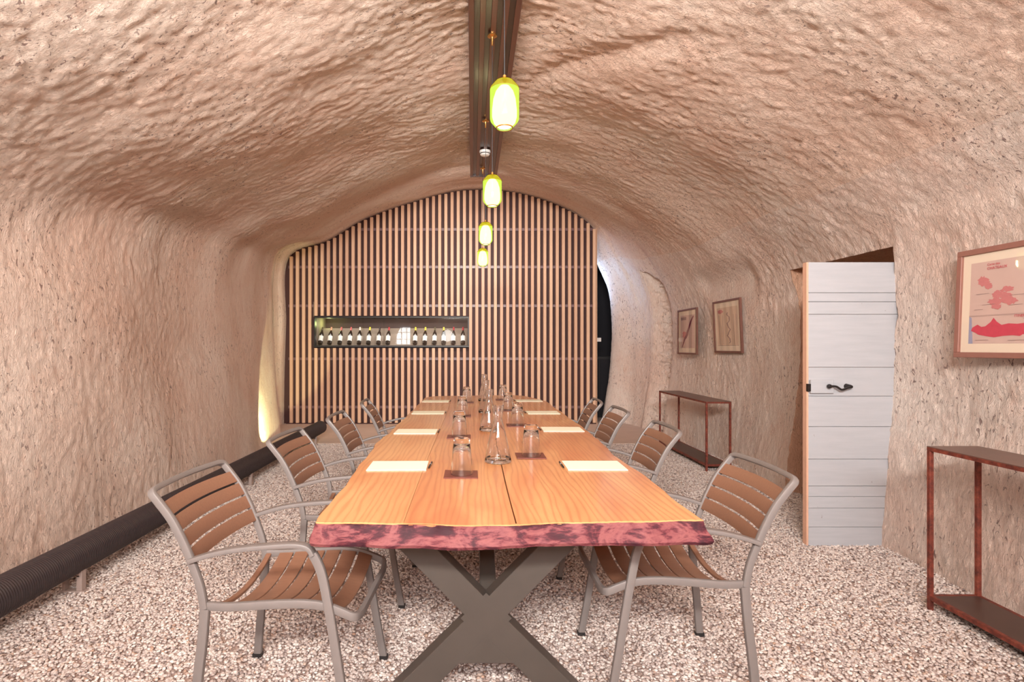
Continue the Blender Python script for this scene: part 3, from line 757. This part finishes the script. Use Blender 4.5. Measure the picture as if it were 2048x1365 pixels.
for ri, (o_, dz) in enumerate(prof):
    nn = noise(sarc/.11, np.full(n, ri*.33), None, 41)*.006+noise(sarc/.04, np.full(n, ri*.6), None, 42)*.003
    wv = (0 if ri < 2 else 1)
    lw = noise(sarc/.35, np.zeros(n), None, 43)*.004
    for i in range(n):
        d = o_+nn[i]*wv
        vs.append((pa[i, 0]+nm[i, 0]*d, pa[i, 1]+nm[i, 1]*d, TZ+dz+(lw[i] if ri > 3 else 0)))
mb = MB(); mb.add(vs, [(r*n+i, r*n+(i+1) % n, (r+1)*n+(i+1) % n, (r+1)*n+i) for r in range(rings-1) for i in range(n)])
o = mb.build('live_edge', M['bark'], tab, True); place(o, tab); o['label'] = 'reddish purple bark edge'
# crossed steel legs
def cross_leg(yc):
    mb = MB(); hw = .047; yA, yB = yc-.04, yc+.04
    def bar(x0, z0, x1, z1):
        d = Vector((x1-x0, z1-z0)).normalized(); nx_, nz_ = -d.y*hw, d.x*hw
        pts = [(x0+nx_, z0+nz_), (x1+nx_, z1+nz_), (x1-nx_, z1-nz_), (x0-nx_, z0-nz_)]
        vs = [(p[0], yA, p[1]) for p in pts]+[(p[0], yB, p[1]) for p in pts]
        mb.add(vs, [(0,1,2,3),(7,6,5,4),(0,4,5,1),(1,5,6,2),(2,6,7,3),(3,7,4,0)])
    c = (.05, .345)
    bar(-.30, .70, c[0], c[1]); bar(.40, .70, c[0], c[1]); bar(-.30, .0, c[0], c[1]); bar(.40, .0, c[0], c[1])
    # gusset plates between the bars
    for zs in (1,):
        mb.add([(.05-.09, yA+.0005, .31), (.05+.09, yA+.0005, .31), (.05+.10, yA+.0005, .185), (.05-.10, yA+.0005, .185), (.05-.09, yB-.0005, .31), (.05+.09, yB-.0005, .31), (.05+.10, yB-.0005, .185), (.05-.10, yB-.0005, .185)],
               [(0,1,2,3),(7,6,5,4),(0,4,5,1),(1,5,6,2),(2,6,7,3),(3,7,4,0)])
    mb.add([(c[0]-.09, yA-.001, c[1]), (c[0], yA-.001, c[1]-.09), (c[0]+.09, yA-.001, c[1]), (c[0], yA-.001, c[1]+.09)], [(0,1,2,3)])
    o = mb.build('crossed_leg', M['steel'], tab, bevel=.002); place(o, tab)
    mb = MB(); mb.box(-.34, .44, yc-.06, yc+.06, .672, .684); place(mb.build('mounting_plate', M['steel'], tab), tab)
cross_leg(2.03); cross_leg(5.6)
for (ya, za, yb, zb) in ((2.08, .36, 2.80, .68), (5.55, .36, 4.83, .68)):
    mb = MB(); mb.sweep([(.06, ya, za), (.06, yb, zb)], .062, .05, (0,0,1), rnd=.1); place(mb.build('brace', M['steel'], tab), tab)

# ---------------------------------------------------------------- chairs
def make_chair():
    ch = empty('armchair', (0,0,0))
    tm = M['taupe']; hy = .245
    back = [(.035,.43),(.022,.50),(-.005,.575),(-.035,.645),(-.075,.720),(-.125,.785)]
    for s in (-1, 1):
        y = s*hy
        mb = MB(); mb.sweep(catmull([(-.0,y*1.04,.004),(.012,y*1.03,.15),(.03,y*1.01,.32),(.038,y,.43)]), .022, .032, (1,0,0)); l = mb.build('leg', tm, ch, True)
        mb = MB(); mb.box(-.018, .018, y*1.04-.014, y*1.04+.014, 0, .014); mb.build('foot_cap', M['cap'], l)
        mb = MB(); mb.sweep(catmull([(.53,y*1.06,.004),(.503,y*1.055,.15),(.475,y*1.05,.32),(.452,y*1.04,.45),(.428,y*1.03,.56),(.40,y*1.03,.62)]), .022, .030, (1,0,0)); l = mb.build('leg', tm, ch, True)
        mb = MB(); mb.box(.514, .546, y*1.06-.014, y*1.06+.014, 0, .014); mb.build('foot_cap', M['cap'], l)
        mb = MB(); mb.sweep(fillet(catmull([(-.008,y*1.03,.590),(.06,y*1.04,.612),(.14,y*1.05,.630),(.24,y*1.05,.642),(.34,y*1.04,.648),(.385,y*1.03,.638),(.402,y*1.03,.615)]), 0), .034, .016, (0,0,1)); mb.build('armrest', tm, ch, True)
    # back frame: an inverted U, top corners rounded
    pts = [(x, -hy, z) for x, z in back]
    crv = catmull(pts, 5)
    tx, tz = -.150, .815
    top = fillet([tuple(crv[-1]), (tx, -hy, tz), (tx-.022, 0, tz+.002), (tx, hy, tz), (crv[-1].x, hy, crv[-1].z)], [0, .05, .2, .05, 0], 8)
    full = list(crv[:-1])+top+[Vector((p.x, -p.y, p.z)) for p in crv[-2::-1]]
    ups = []
    for p in full:
        ups.append((1, 0, .55) if True else None)
    mb = MB(); mb.sweep(full, .020, .026, ups); mb.build('back_frame', tm, ch, True)
    # seat frame
    sf = [(.045,-hy+.004,.437),(.12,-hy,.437),(.25,-hy,.447),(.36,-hy,.452),(.44,-hy,.445),(.50,-hy,.425)]
    c1 = catmull(sf, 4)
    fr = fillet([tuple(c1[-1]), (.535,-hy,.410), (.545,-hy+.05,.400), (.545, hy-.05,.400), (.535, hy, .410), (c1[-1].x, hy, c1[-1].z)], [0,.02,.04,.04,.02,0], 5)
    full = list(c1[:-1])+fr+[Vector((p.x, -p.y, p.z)) for p in c1[-2::-1]]
    mb = MB(); mb.sweep(full, .018, .028, (0,0,1)); mb.build('seat_frame', tm, ch, True)
    def sag(y, d): return -d*(1-(y/hy)**2)
    # rear seat tube
    mb = MB(); mb.sweep([(.055+.0, y, .437+sag(y, .052)) for y in np.linspace(-hy, hy, 13)], .022, .012, (0,0,1)); mb.build('rear_bar', M['chslat'], ch, True)
    # seat slats run side to side and sag in the middle
    z_at = lambda x: float(np.interp(x, [q[0] for q in sf], [q[2] for q in sf]))
    x = .100
    for k in range(6):
        w = .0575; xc = x+w/2
        drop = .052*(1-.12*k/5)
        dz = z_at(x+w)-z_at(x); an = math.atan2(dz, w)
        mb = MB(); mb.sweep([(xc, y, z_at(xc)+.004+sag(y, drop)) for y in np.linspace(-hy+.008, hy-.008, 15)], w, .007, (-math.sin(an), 0, math.cos(an)), rnd=.3)
        mb.build('seat_slat', M['chslat'], ch, True); x += w+.0085
    # back slats follow the leaning uprights
    cr = catmull([(x_, 0, z_) for x_, z_ in back], 12); L = [0]
    for a, b in zip(cr, cr[1:]): L.append(L[-1]+(b-a).length)
    def at(s):
        return Vector((np.interp(s, L, [p.x for p in cr]), 0, np.interp(s, L, [p.z for p in cr])))
    tot = L[-1]; s = tot-.018-4*.052-3*.0075
    for k in range(4):
        w = .052; a, b = at(s), at(s+w); mid = at(s+w/2); d = (b-a).normalized(); nrm = Vector((d.z, 0, -d.x))
        path = [(mid.x+nrm.x*(.004)-.026*(1-(y/hy)**2)*1.0, y, mid.z+nrm.z*.004) for y in np.linspace(-hy+.008, hy-.008, 15)]
        mb = MB(); mb.sweep(path, w, .006, (nrm.x, 0, nrm.z), rnd=.3); mb.build('back_slat', M['chslat'], ch, True); s += w+.0075
    return ch
chair = make_chair()
spots = [(-.907, 2.11, -2.5, 'slatted taupe armchair nearest the camera on the left side of the table'),
 (-.872, 3.08, -1.5, 'second slatted taupe armchair from the camera on the left side of the table'),
 (-.81, 3.97, 1, 'third slatted taupe armchair from the camera on the left side of the table'),
 (-.79, 4.95, 5, 'farthest slatted taupe armchair on the left side of the table, before the slats'),
 (1.02, 2.28, 180, 'slatted taupe armchair nearest the camera on the right side of the table'),
 (1.02, 3.40, 179, 'second slatted taupe armchair from the camera on the right side of the table'),
 (.985, 4.32, 179, 'third slatted taupe armchair from the camera on the right side of the table'),
 (.965, 5.03, 176, 'farthest slatted taupe armchair on the right side of the table, before the passage')]
for i, (x, y, a, lab) in enumerate(spots):
    e = chair if i == 0 else copy_tree(chair)
    e.location = (x, y, .008); e.rotation_euler = (0, 0, math.radians(a)); tag(e, lab, 'chair', 'armchairs along the table')

# ---------------------------------------------------------------- on the table
def carafe_mesh():
    t = .0028
    out = [(0,0),(.058,0),(.063,.004),(.0635,.012),(.061,.024),(.056,.05),(.048,.09),(.038,.135),(.028,.175),(.0215,.200),(.0200,.212),(.0225,.222),(.0265,.245),(.0285,.272)]
    inn = [(r-t, z) for r, z in out[::-1] if z > .02]+[(.057,.024),(.045,.014),(0,.0125)]
    return out+[(out[-1][0]-.0014, out[-1][1]+.001)]+inn
cf = empty('carafe', (0,0,0)); mb = MB(); mb.lathe(carafe_mesh(), 40); mb.build('glass_body', M['glass'], cf, True)
# carafe is one mesh: use that mesh as the thing itself
def single(e, name):
    o = e.children[0]; me = o.data; bpy.data.objects.remove(o); bpy.data.objects.remove(e)
    me.name = name; return me
cme = single(cf, 'carafe')
for x, y, lab in ((.124, 2.70, 'clear glass carafe with flared neck, nearest of the row down the table centre'),
                  (.112, 3.72, 'second clear glass carafe along the table centre, behind the nearest one'),
                  (.117, 4.74, 'third clear glass carafe along the table centre'),
                  (.126, 5.78, 'farthest clear glass carafe along the table centre, against the slats')):
    o = bpy.data.objects.new('carafe', cme); COL.objects.link(o); o.location = (x, y, TZ+.0005)
    if not cme.materials: cme.materials.append(M['glass'])
    tag(o, lab, 'carafe', 'water carafes down the table')
# inverted tumbler: rim below, thick base on top
to = [(.0475,0),(.0450,.045),(.0415,.085),(.0375,.118),(.0350,.140),(.0345,.150),(.031,.154),(0,.1535)]
ti = [(0,.1290),(.024,.1275),(.0320,.120),(.0362,.105),(.0392,.085),(.0430,.045),(.0458,.0005)]
mb = MB(); mb.lathe(to+ti+[(.0475,0)], 40); tmp = mb.build('tumbler', M['glass'], None, True); tme = tmp.data; bpy.data.objects.remove(tmp)
def coaster_mesh(seed):
    r = random.Random(seed); n = 8; hw = .072; vs = []
    warp = [r.uniform(-.0015, .0035) for _ in range(4)]
    for zz in (0, .004):
        for i in range(n+1):
            for k in range(n+1):
                a, b = i/n, k/n
                wz = (warp[0]*(1-a)*(1-b)+warp[1]*a*(1-b)+warp[2]*a*b+warp[3]*(1-a)*b)*(abs(2*a-1)**3+abs(2*b-1)**3)*.5
                vs.append(((2*a-1)*hw, (2*b-1)*hw*.98, zz+max(wz, 0)))
    m = (n+1)**2; fs = []
    for i in range(n):
        for k in range(n):
            q = i*(n+1)+k; fs += [(q, q+1, q+n+2, q+n+1), (m+q, m+q+n+1, m+q+n+2, m+q+1)]
    for k in range(n):
        fs += [(k, m+k, m+k+1, k+1), (n*(n+1)+k, n*(n+1)+k+1, m+n*(n+1)+k+1, m+n*(n+1)+k),
               (k*(n+1), (k+1)*(n+1), m+(k+1)*(n+1), m+k*(n+1)), (k*(n+1)+n, m+k*(n+1)+n, m+(k+1)*(n+1)+n, (k+1)*(n+1)+n)]
    return MB().add(vs, fs)
ordn = ['nearest', 'second', 'third', 'farthest']
for side, pts in (('left', [(-.047,2.43),(-.08,3.45),(-.08,4.50),(-.055,5.60)]), ('right', [(.294,2.84),(.315,3.96),(.31,4.90),(.32,5.90)])):
    for i, (x, y) in enumerate(pts):
        o = coaster_mesh(i+(9 if side == 'left' else 20)).build('coaster', M['coaster']); o.location = (x, y, TZ+.0006)
        w_ = ordn[i] if i in (0, 3) else ordn[i]+' from the camera'
        tag(o, f'square dark red-brown leather coaster, {w_} on the {side} of the carafes', 'coaster', 'coasters on the table')
        g = bpy.data.objects.new('tumbler', tme); COL.objects.link(g); g.location = (x+.003, y, TZ+.0052)
        tag(g, f'upturned clear glass tumbler, {w_} on the {side} of the carafes', 'glass', 'upturned tumblers on coasters')
# notepads with pens
padL = [(-.339,2.61),(-.362,3.67),(-.366,4.74),(-.366,5.74)]; padR = [(.563,2.615),(.600,3.77),(.592,4.74),(.582,5.80)]
pen_proto = None
for side, pts in (('left', padL), ('right', padR)):
    for i, (x, y) in enumerate(pts):
        e = empty('notepad', (x, y, TZ+.0006), math.radians(random.uniform(-1.2, 1.2)))
        w_ = ordn[i]+(' from the camera' if i in (1, 2) else ' to the camera' if i == 0 else '')
        tag(e, f'cream paper notepad on the {side} side of the table, {w_}', 'notepad', 'notepads on the table')
        mb = MB(); mb.box(-.133, .133, -.099, .099, 0, .0018); mb.build('cardboard_back', M['mount'], e)
        mb = MB(); mb.box(-.133, .133, -.099, .099, .0018, .0038); mb.build('paper_block', M['paper'], e)
        px_ = (x+.146) if side == 'left' else (x-.148)
        pe = empty('pen', (px_, y+.0, TZ+.0056), math.radians(random.uniform(-3, 3)))
        tag(pe, f'black ballpoint pen beside the {w_.replace(" to the camera","").replace(" from the camera","")} notepad on the {side} side of the table', 'pen', 'pens beside the notepads')
        if pen_proto is None:
            mb = MB(); mb.lathe([(0,-.066),(.0015,-.064),(.0042,-.050),(.0045,-.01),(.0045,.04),(.0045,.064),(0,.066)], 12, axis='y'); a = mb.build('barrel', M['pen'], pe, True)
            mb = MB(); mb.box(-.0012, .0012, .018, .062, .0045, .0062); b = mb.build('clip', M['rail'], pe)
            mb = MB(); mb.lathe([(.0047,.010),(.0050,.011),(.0050,.015),(.0047,.016)], 12, axis='y'); c = mb.build('ring', M['white'], pe, True)
            pen_proto = (a, b, c)
        else:
            for q in pen_proto: c = q.copy(); COL.objects.link(c); c.parent = pe

# ---------------------------------------------------------------- consoles on the right
def console(name, x0, x1, y0, y1, zt, label, shelf=.075):
    e = tag(empty(name, ((x0+x1)/2, (y0+y1)/2, 0)), label, 'console table', 'rusted steel consoles along the right wall')
    mb = MB(); mb.box(x0, x1, y0, y1, zt-.004, zt); place(mb.build('top_sheet', M['rustpanel'], e), e)
    mb = MB(); t = .02
    for a in ((x0, x0+t, y0, y1), (x1-t, x1, y0, y1), (x0+t, x1-t, y0, y0+t), (x0+t, x1-t, y1-t, y1)): mb.box(*a, zt-.022, zt-.004)
    place(mb.build('top_frame', M['rust'], e, bevel=.001), e)
    mb = MB(); mb.box(x0+t, x1-t, y0+t, y1-t, shelf-.004, shelf+.004); o = place(mb.build('shelf', M['black2'] if 'black2' in M else M['rustpanel'], e), e)
    mb = MB()
    for a in ((x0, x0+t, y0+t, y1-t), (x1-t, x1, y0+t, y1-t), (x0+t, x1-t, y0, y0+t), (x0+t, x1-t, y1-t, y1)): mb.box(*a, shelf-.016, shelf+.005)
    place(mb.build('shelf_frame', M['rust'], e, bevel=.001), e)
    for xa in (x0, x1-t):
        for ya in (y0, y1-t):
            mb = MB(); mb.box(xa, xa+t, ya, ya+t, .0, zt-.022); place(mb.build('leg', M['rust'], e, bevel=.0015), e)
M['black2'] = plain('shelf_dark_sheet', srgb(84,62,54), .4, var=.12, scale=7)
console('console_table', 2.245, 2.50, 1.55, 2.79, .812, 'rusted steel console table in the right foreground under the framed map')
console('console_table', 2.435, 2.70, 5.88, 7.36, .735, 'rusted steel console table farther back on the right under the two pictures')

# ---------------------------------------------------------------- pictures
def picture(yc, z0, w, h, xw, label, kind, mat_w=.06, fr=.022, fcol=None, tilt=0, yaw=0):
    """hangs on the right wall; local x runs to the right as seen, -y faces the room"""
    e = tag(empty('framed_picture', (xw, yc, z0), -PI/2), label, 'picture')
    e.rotation_euler = (math.radians(tilt), 0, -PI/2+math.radians(yaw))
    mb = MB(); d = .026
    for b in ((-w/2, w/2, 0, fr), (-w/2, w/2, h-fr, h), (-w/2, -w/2+fr, fr, h-fr), (w/2-fr, w/2, fr, h-fr)): mb.box(b[0], b[1], 0, d, b[2], b[3])
    mb.build('frame', fcol or M['picframe'], e, bevel=.002)
    mb = MB(); mb.box(-w/2+fr, w/2-fr, .014, .020, fr, h-fr); mb.build('mount_board', M['mount'], e)
    mb = MB(); mb.box(-w/2+fr, w/2-fr, .005, .007, fr, h-fr); mb.build('glass_pane', M['pane'], e)
    a0, a1, b0, b1 = -w/2+fr+mat_w, w/2-fr-mat_w, fr+mat_w, h-fr-mat_w
    yy = .0135
    mb = MB(); mb.box(a0, a1, yy, .014, b0, b1)
    pr = mb.build('print', M['print_b'] if kind == 1 else M['print'], e)
    X_ = lambda u: a0+(a1-a0)*u
    Z_ = lambda v: b0+(b1-b0)*v
    cnt = [0]
    def poly(name, pts, mat, off=.0004):
        cnt[0] += 1; off = off+cnt[0]*.00012
        mb = MB(); mb.add([(X_(u), yy-off, Z_(v)) for u, v in pts], [tuple(range(len(pts)))]); return mb.build(name, mat, pr)
    r = random.Random(kind+5)
    def blob(cu, cv, ru, rv, n=26, j=.3): return [(cu+ru*math.cos(2*PI*k/n)*(1+r.uniform(-j, j)), cv+rv*math.sin(2*PI*k/n)*(1+r.uniform(-j, j))) for k in range(n)]
    if kind == 0:      # purple diagonal strip map
        up = [(.12,.02),(.16,.10),(.22,.20),(.26,.28),(.30,.33),(.42,.42),(.46,.52),(.55,.62),(.62,.72),(.70,.82),(.82,.92),(.90,.97)]
        lo = [(.93,.93),(.84,.85),(.78,.78),(.72,.68),(.64,.58),(.58,.48),(.55,.40),(.46,.31),(.36,.26),(.28,.17),(.20,.08),(.16,.02)]
        poly('map_shape', up+lo, M['purple'])
        poly('map_wash', blob(.30, .42, .14, .10), M['pink'], .0002); poly('map_legend', [(.05,.86),(.42,.86),(.42,.95),(.05,.95)], M['inkgrey'], .0002)
    elif kind == 1:    # pale river map
        pts = []; 
        for k in range(21): pts.append((.55+.06*math.sin(k*.9)+.02*math.sin(k*2.3)-.012, .06+.8*k/20))
        poly('map_river', pts+[(u+.05, v) for u, v in pts[::-1]], M['inkgrey'])
        poly('map_emblem', blob(.18, .90, .13, .05), M['pink']); 
        for u in (.10, .28, .80, .92): poly('map_column', [(u,.03),(u+.012,.03),(u+.012,.80),(u,.80)], M['inkgrey'], .0002)
        poly('map_border', [(.0,.0),(1,.0),(1,.008),(.0,.008)], M['inkgrey'])
    else:              # large vintage map poster
        poly('map_sea', [(.0,.0),(.035,.0),(.03,.12),(.02,.32),(0,.34)], M['inkblue'], .0001)
        for cu, cv, ru, rv in ((.10,.76,.045,.06),(.14,.70,.035,.035),(.21,.585,.05,.045),(.28,.64,.045,.03),(.20,.50,.055,.05),(.30,.50,.05,.045),(.27,.56,.05,.04),(.21,.44,.04,.03)):
            poly('map_region', blob(cu, cv, ru, rv), M['pink'])
        topz = [(.02,.16),(.03,.20),(.07,.235),(.10,.205),(.13,.21),(.17,.26),(.19,.31),(.215,.26),(.25,.22),(.30,.235),(.36,.225),(.42,.235),(.47,.22),(.50,.25),(.56,.265),(.62,.25),(.70,.24),(.80,.26),(.90,.23),(.97,.20)]
        bot = [(.97,.12),(.85,.10),(.72,.115),(.60,.105),(.48,.10),(.40,.105),(.38,.085),(.33,.095),(.26,.09),(.20,.075),(.14,.09),(.08,.11),(.05,.14)]
        poly('map_vineyard', topz+bot, M['pinkred'])
        for v in (.335, .345): poly('map_rule', [(.0, v),(1, v),(1, v+.002),(0, v+.002)], M['inkgrey'])
        for u in (.52, .62, .78): poly('map_column', [(u,.38),(u+.035,.38),(u+.035,.83),(u,.83)], M['print_b'], .0002)
        for u, v, ww in ((.05,.605,.10),(.10,.47,.1),(.30,.56,.11),(.30,.445,.09),(.04,.415,.07),(.40,.285,.09),(.06,.04,.10),(.30,.035,.16),(.60,.035,.2)):
            poly('map_line', [(u, v),(u+ww, v+.002),(u+ww, v+.006),(u, v+.004)], M['inkgrey'])
        for txt, u, v, sz in (('Carte des', .13, .945, .017), ('CHATEAUX', .13, .895, .020), ('ITINERAIRES', .34, .305, .018)):
            c = bpy.data.curves.new('lettering', 'FONT'); c.body = txt; c.size = sz; c.extrude = .0001
            to_ = bpy.data.objects.new('lettering', c); me_ = bpy.data.meshes.new_from_object(to_); o = bpy.data.objects.new('lettering', me_); COL.objects.link(o); o.parent = pr; me_.materials.clear()
            o.location = (X_(u), yy-.004, Z_(v)); o.rotation_euler = (PI/2, 0, 0); me_.materials.append(M['pinkred'])
    return e
picture(7.46, 1.206, .66, .60, 2.83, 'small framed print with a purple diagonal streak, farther of the two over the far console', 0)
picture(6.385, 1.236, .68, .60, 2.885, 'framed pale river map, nearer of the two over the far console', 1, tilt=2.5)
picture(2.62, 1.246, .86, .567, 2.61, 'large framed vintage vineyard map in red and pink, cut by the right picture edge', 2, tilt=-2.4, yaw=1.85, mat_w=.045, fr=.028, fcol=plain('frame_brown', srgb(150,104,92), .5, var=.05))

# ---------------------------------------------------------------- door leaf
DY = 3.69
zz = lambda py: CAMH+(CY-py)/F*DY
door = tag(empty('door_1', (2.19, DY, 0)), 'white painted plank door with black lever handle standing open on the right', 'door', kind='structure')
x0, x1 = (1617-CX)/F*DY, 2.84
cuts = [524.5, 586, 604, 629, 735, 793, 854, 919, 973, 994, 1017, 1055, 1094]
for a, b in zip(cuts, cuts[1:]):
    z1, z0 = zz(a), zz(b); g = .0012
    mb = MB(); yo = random.uniform(-.0012, .0012); mb.box(x0, x1, DY+yo, DY+.040, z0+g, z1-g)
    place(mb.build('plank', M['door'], door, bevel=.0012), door)
mb = MB(); mb.box(x0-.013, x0-.0005, DY+.001, DY+.042, zz(1094), zz(525)); o = place(mb.build('edge_strip', M['dooredge'], door), door)
mb = MB(); mb.box(x0+.003, (1664-CX)/F*DY, DY-.022, DY-.001, zz(787), zz(760)); place(mb.build('lock_case', M['door'], door, bevel=.003), door)
mb = MB(); mb.box(x0-.015, x0+.004, DY-.020, DY+.001, zz(783), zz(768)); place(mb.build('latch', M['iron'], door), door)
hx, hz = (1701-CX)/F*(DY-.04), CAMH+(CY-774)/F*(DY-.04)
mb = MB(); mb.lathe([(0,-.052),(.010,-.050),(.013,-.040),(.016,-.01),(.018,0)], 16, c=(hx, DY, hz), axis='y')
mb.sweep(catmull([(hx, DY-.045, hz), (hx-.03, DY-.052, hz-.008), (hx-.065, DY-.052, hz-.018), (hx-.10, DY-.05, hz+.002), (hx-.135, DY-.046, hz+.004)]), .013, .014, (0,1,0))
mb.lathe([(0,-.012),(.013,-.008),(.015,0),(.013,.008),(0,.012)], 12, c=(hx-.14, DY-.046, hz+.003), axis='y')
place(mb.build('handle', M['iron'], door, True), door)

# ---------------------------------------------------------------- corrugated pipe along the left wall
PR = .088; PXc, PZc = -2.12, .182
e = tag(empty('corrugated_pipe', (PXc, 4.5, 0)), 'black corrugated duct lying along the foot of the left wall', 'pipe')
prof = []; y = 1.0; pit = .0135
while y < 7.9:
    prof += [(PR-.0042, y), (PR-.0006, y+.0028), (PR, y+.005), (PR-.0006, y+.0078), (PR-.0042, y+.0106)]; y += pit
mb = MB(); mb.lathe(prof, 28, axis='y', c=(PXc, 0, PZc)); place(mb.build('corrugated_tube', M['pipe'], e, False), e)
for p in e.children[0].data.polygons: p.use_smooth = True
mb = MB(); mb.lathe([(PR-.006, 1.0), (PR-.010, 7.9)], 20, axis='y', c=(PXc, 0, PZc)); mb.lathe([(0,7.88),(PR-.01,7.88)], 20, axis='y', c=(PXc,0,PZc)); place(mb.build('inner_lining', M['pipe'], e), e)
for yb in (3.0, 5.3, 7.5):
    mb = MB()
    mb.box(PXc-.055, PXc+.075, yb-.02, yb+.02, .0, .012); mb.box(PXc-.045, PXc-.03, yb-.018, yb+.018, .012, .115); mb.box(PXc+.03, PXc+.06, yb-.018, yb+.018, .012, .118)
    mb.box(PXc-.05, PXc+.05, yb-.018, yb+.018, .085, .0945)
    place(mb.build('support_bracket', plain('bracket_plastic', srgb(170,150,142), .5), e, bevel=.002), e)
# small floor uplight that throws the yellow patch on the corner
mb = MB(); e = tag(empty('floor_uplight', (-2.38, 7.0, .002)), 'small black floor uplight in the far left corner behind the duct', 'uplight')
mb.lathe([(0,0),(.045,0),(.045,.035),(.04,.045),(.036,.045),(.036,.03),(0,.03)], 20); mb.build('housing', M['black'], e, True)

# windows behind the photographer: a high fanlight added for fill light and a small window
def window(name, x0, x1, z0, z1, nx, nz, label):
    y0, y1 = -3.26, -3.20
    w = tag(MB().box(x0, x1, y0, y1, z0, z0+.05).box(x0, x1, y0, y1, z1-.05, z1).box(x0, x0+.05, y0, y1, z0+.05, z1-.05).box(x1-.05, x1, y0, y1, z0+.05, z1-.05).build(name, M['white']), label, kind='structure')
    for i in range(1, nx): x = x0+(x1-x0)*i/nx; MB().box(x-.012, x+.012, y0+.01, y1-.005, z0+.05, z1-.05).build('glazing_bar', M['white'], w)
    for i in range(1, nz): z = z0+(z1-z0)*i/nz; MB().box(x0+.05, x1-.05, y0+.01, y1-.005, z-.012, z+.012).build('glazing_bar', M['white'], w)
    MB().box(x0+.05, x1-.05, y0+.02, y0+.024, z0+.05, z1-.05).build('pane', M['pane'], w)
window('window_1', -1.95, 1.95, 2.6, 3.32, 6, 1, 'wide white fanlight over the entrance, added for fill light')
window('window_2', -3.18, -2.36, 1.34, 2.16, 4, 3, 'small white framed window beside the entrance')
gl = tag(empty('globe_lamp', (-.93, -2.6, 1.74)), 'round white globe lamp near the entrance, seen only as a reflection in the display glass', 'lamp')
mb = MB(); mb.lathe([(0,-.22)]+[(.22*math.sin(a), -.22*math.cos(a)) for a in np.linspace(.15, PI-.15, 18)]+[(0,.22)], 28); mb.build('globe', emit('globe_glow', (1, .98, .95, 1), 14), gl, True)
mb = MB(); mb.lathe([(.004,.22),(.004,1.5)], 8); mb.lathe([(.03,.21),(.03,.25),(0,.25)], 16); mb.build('cord', M['black'], gl)
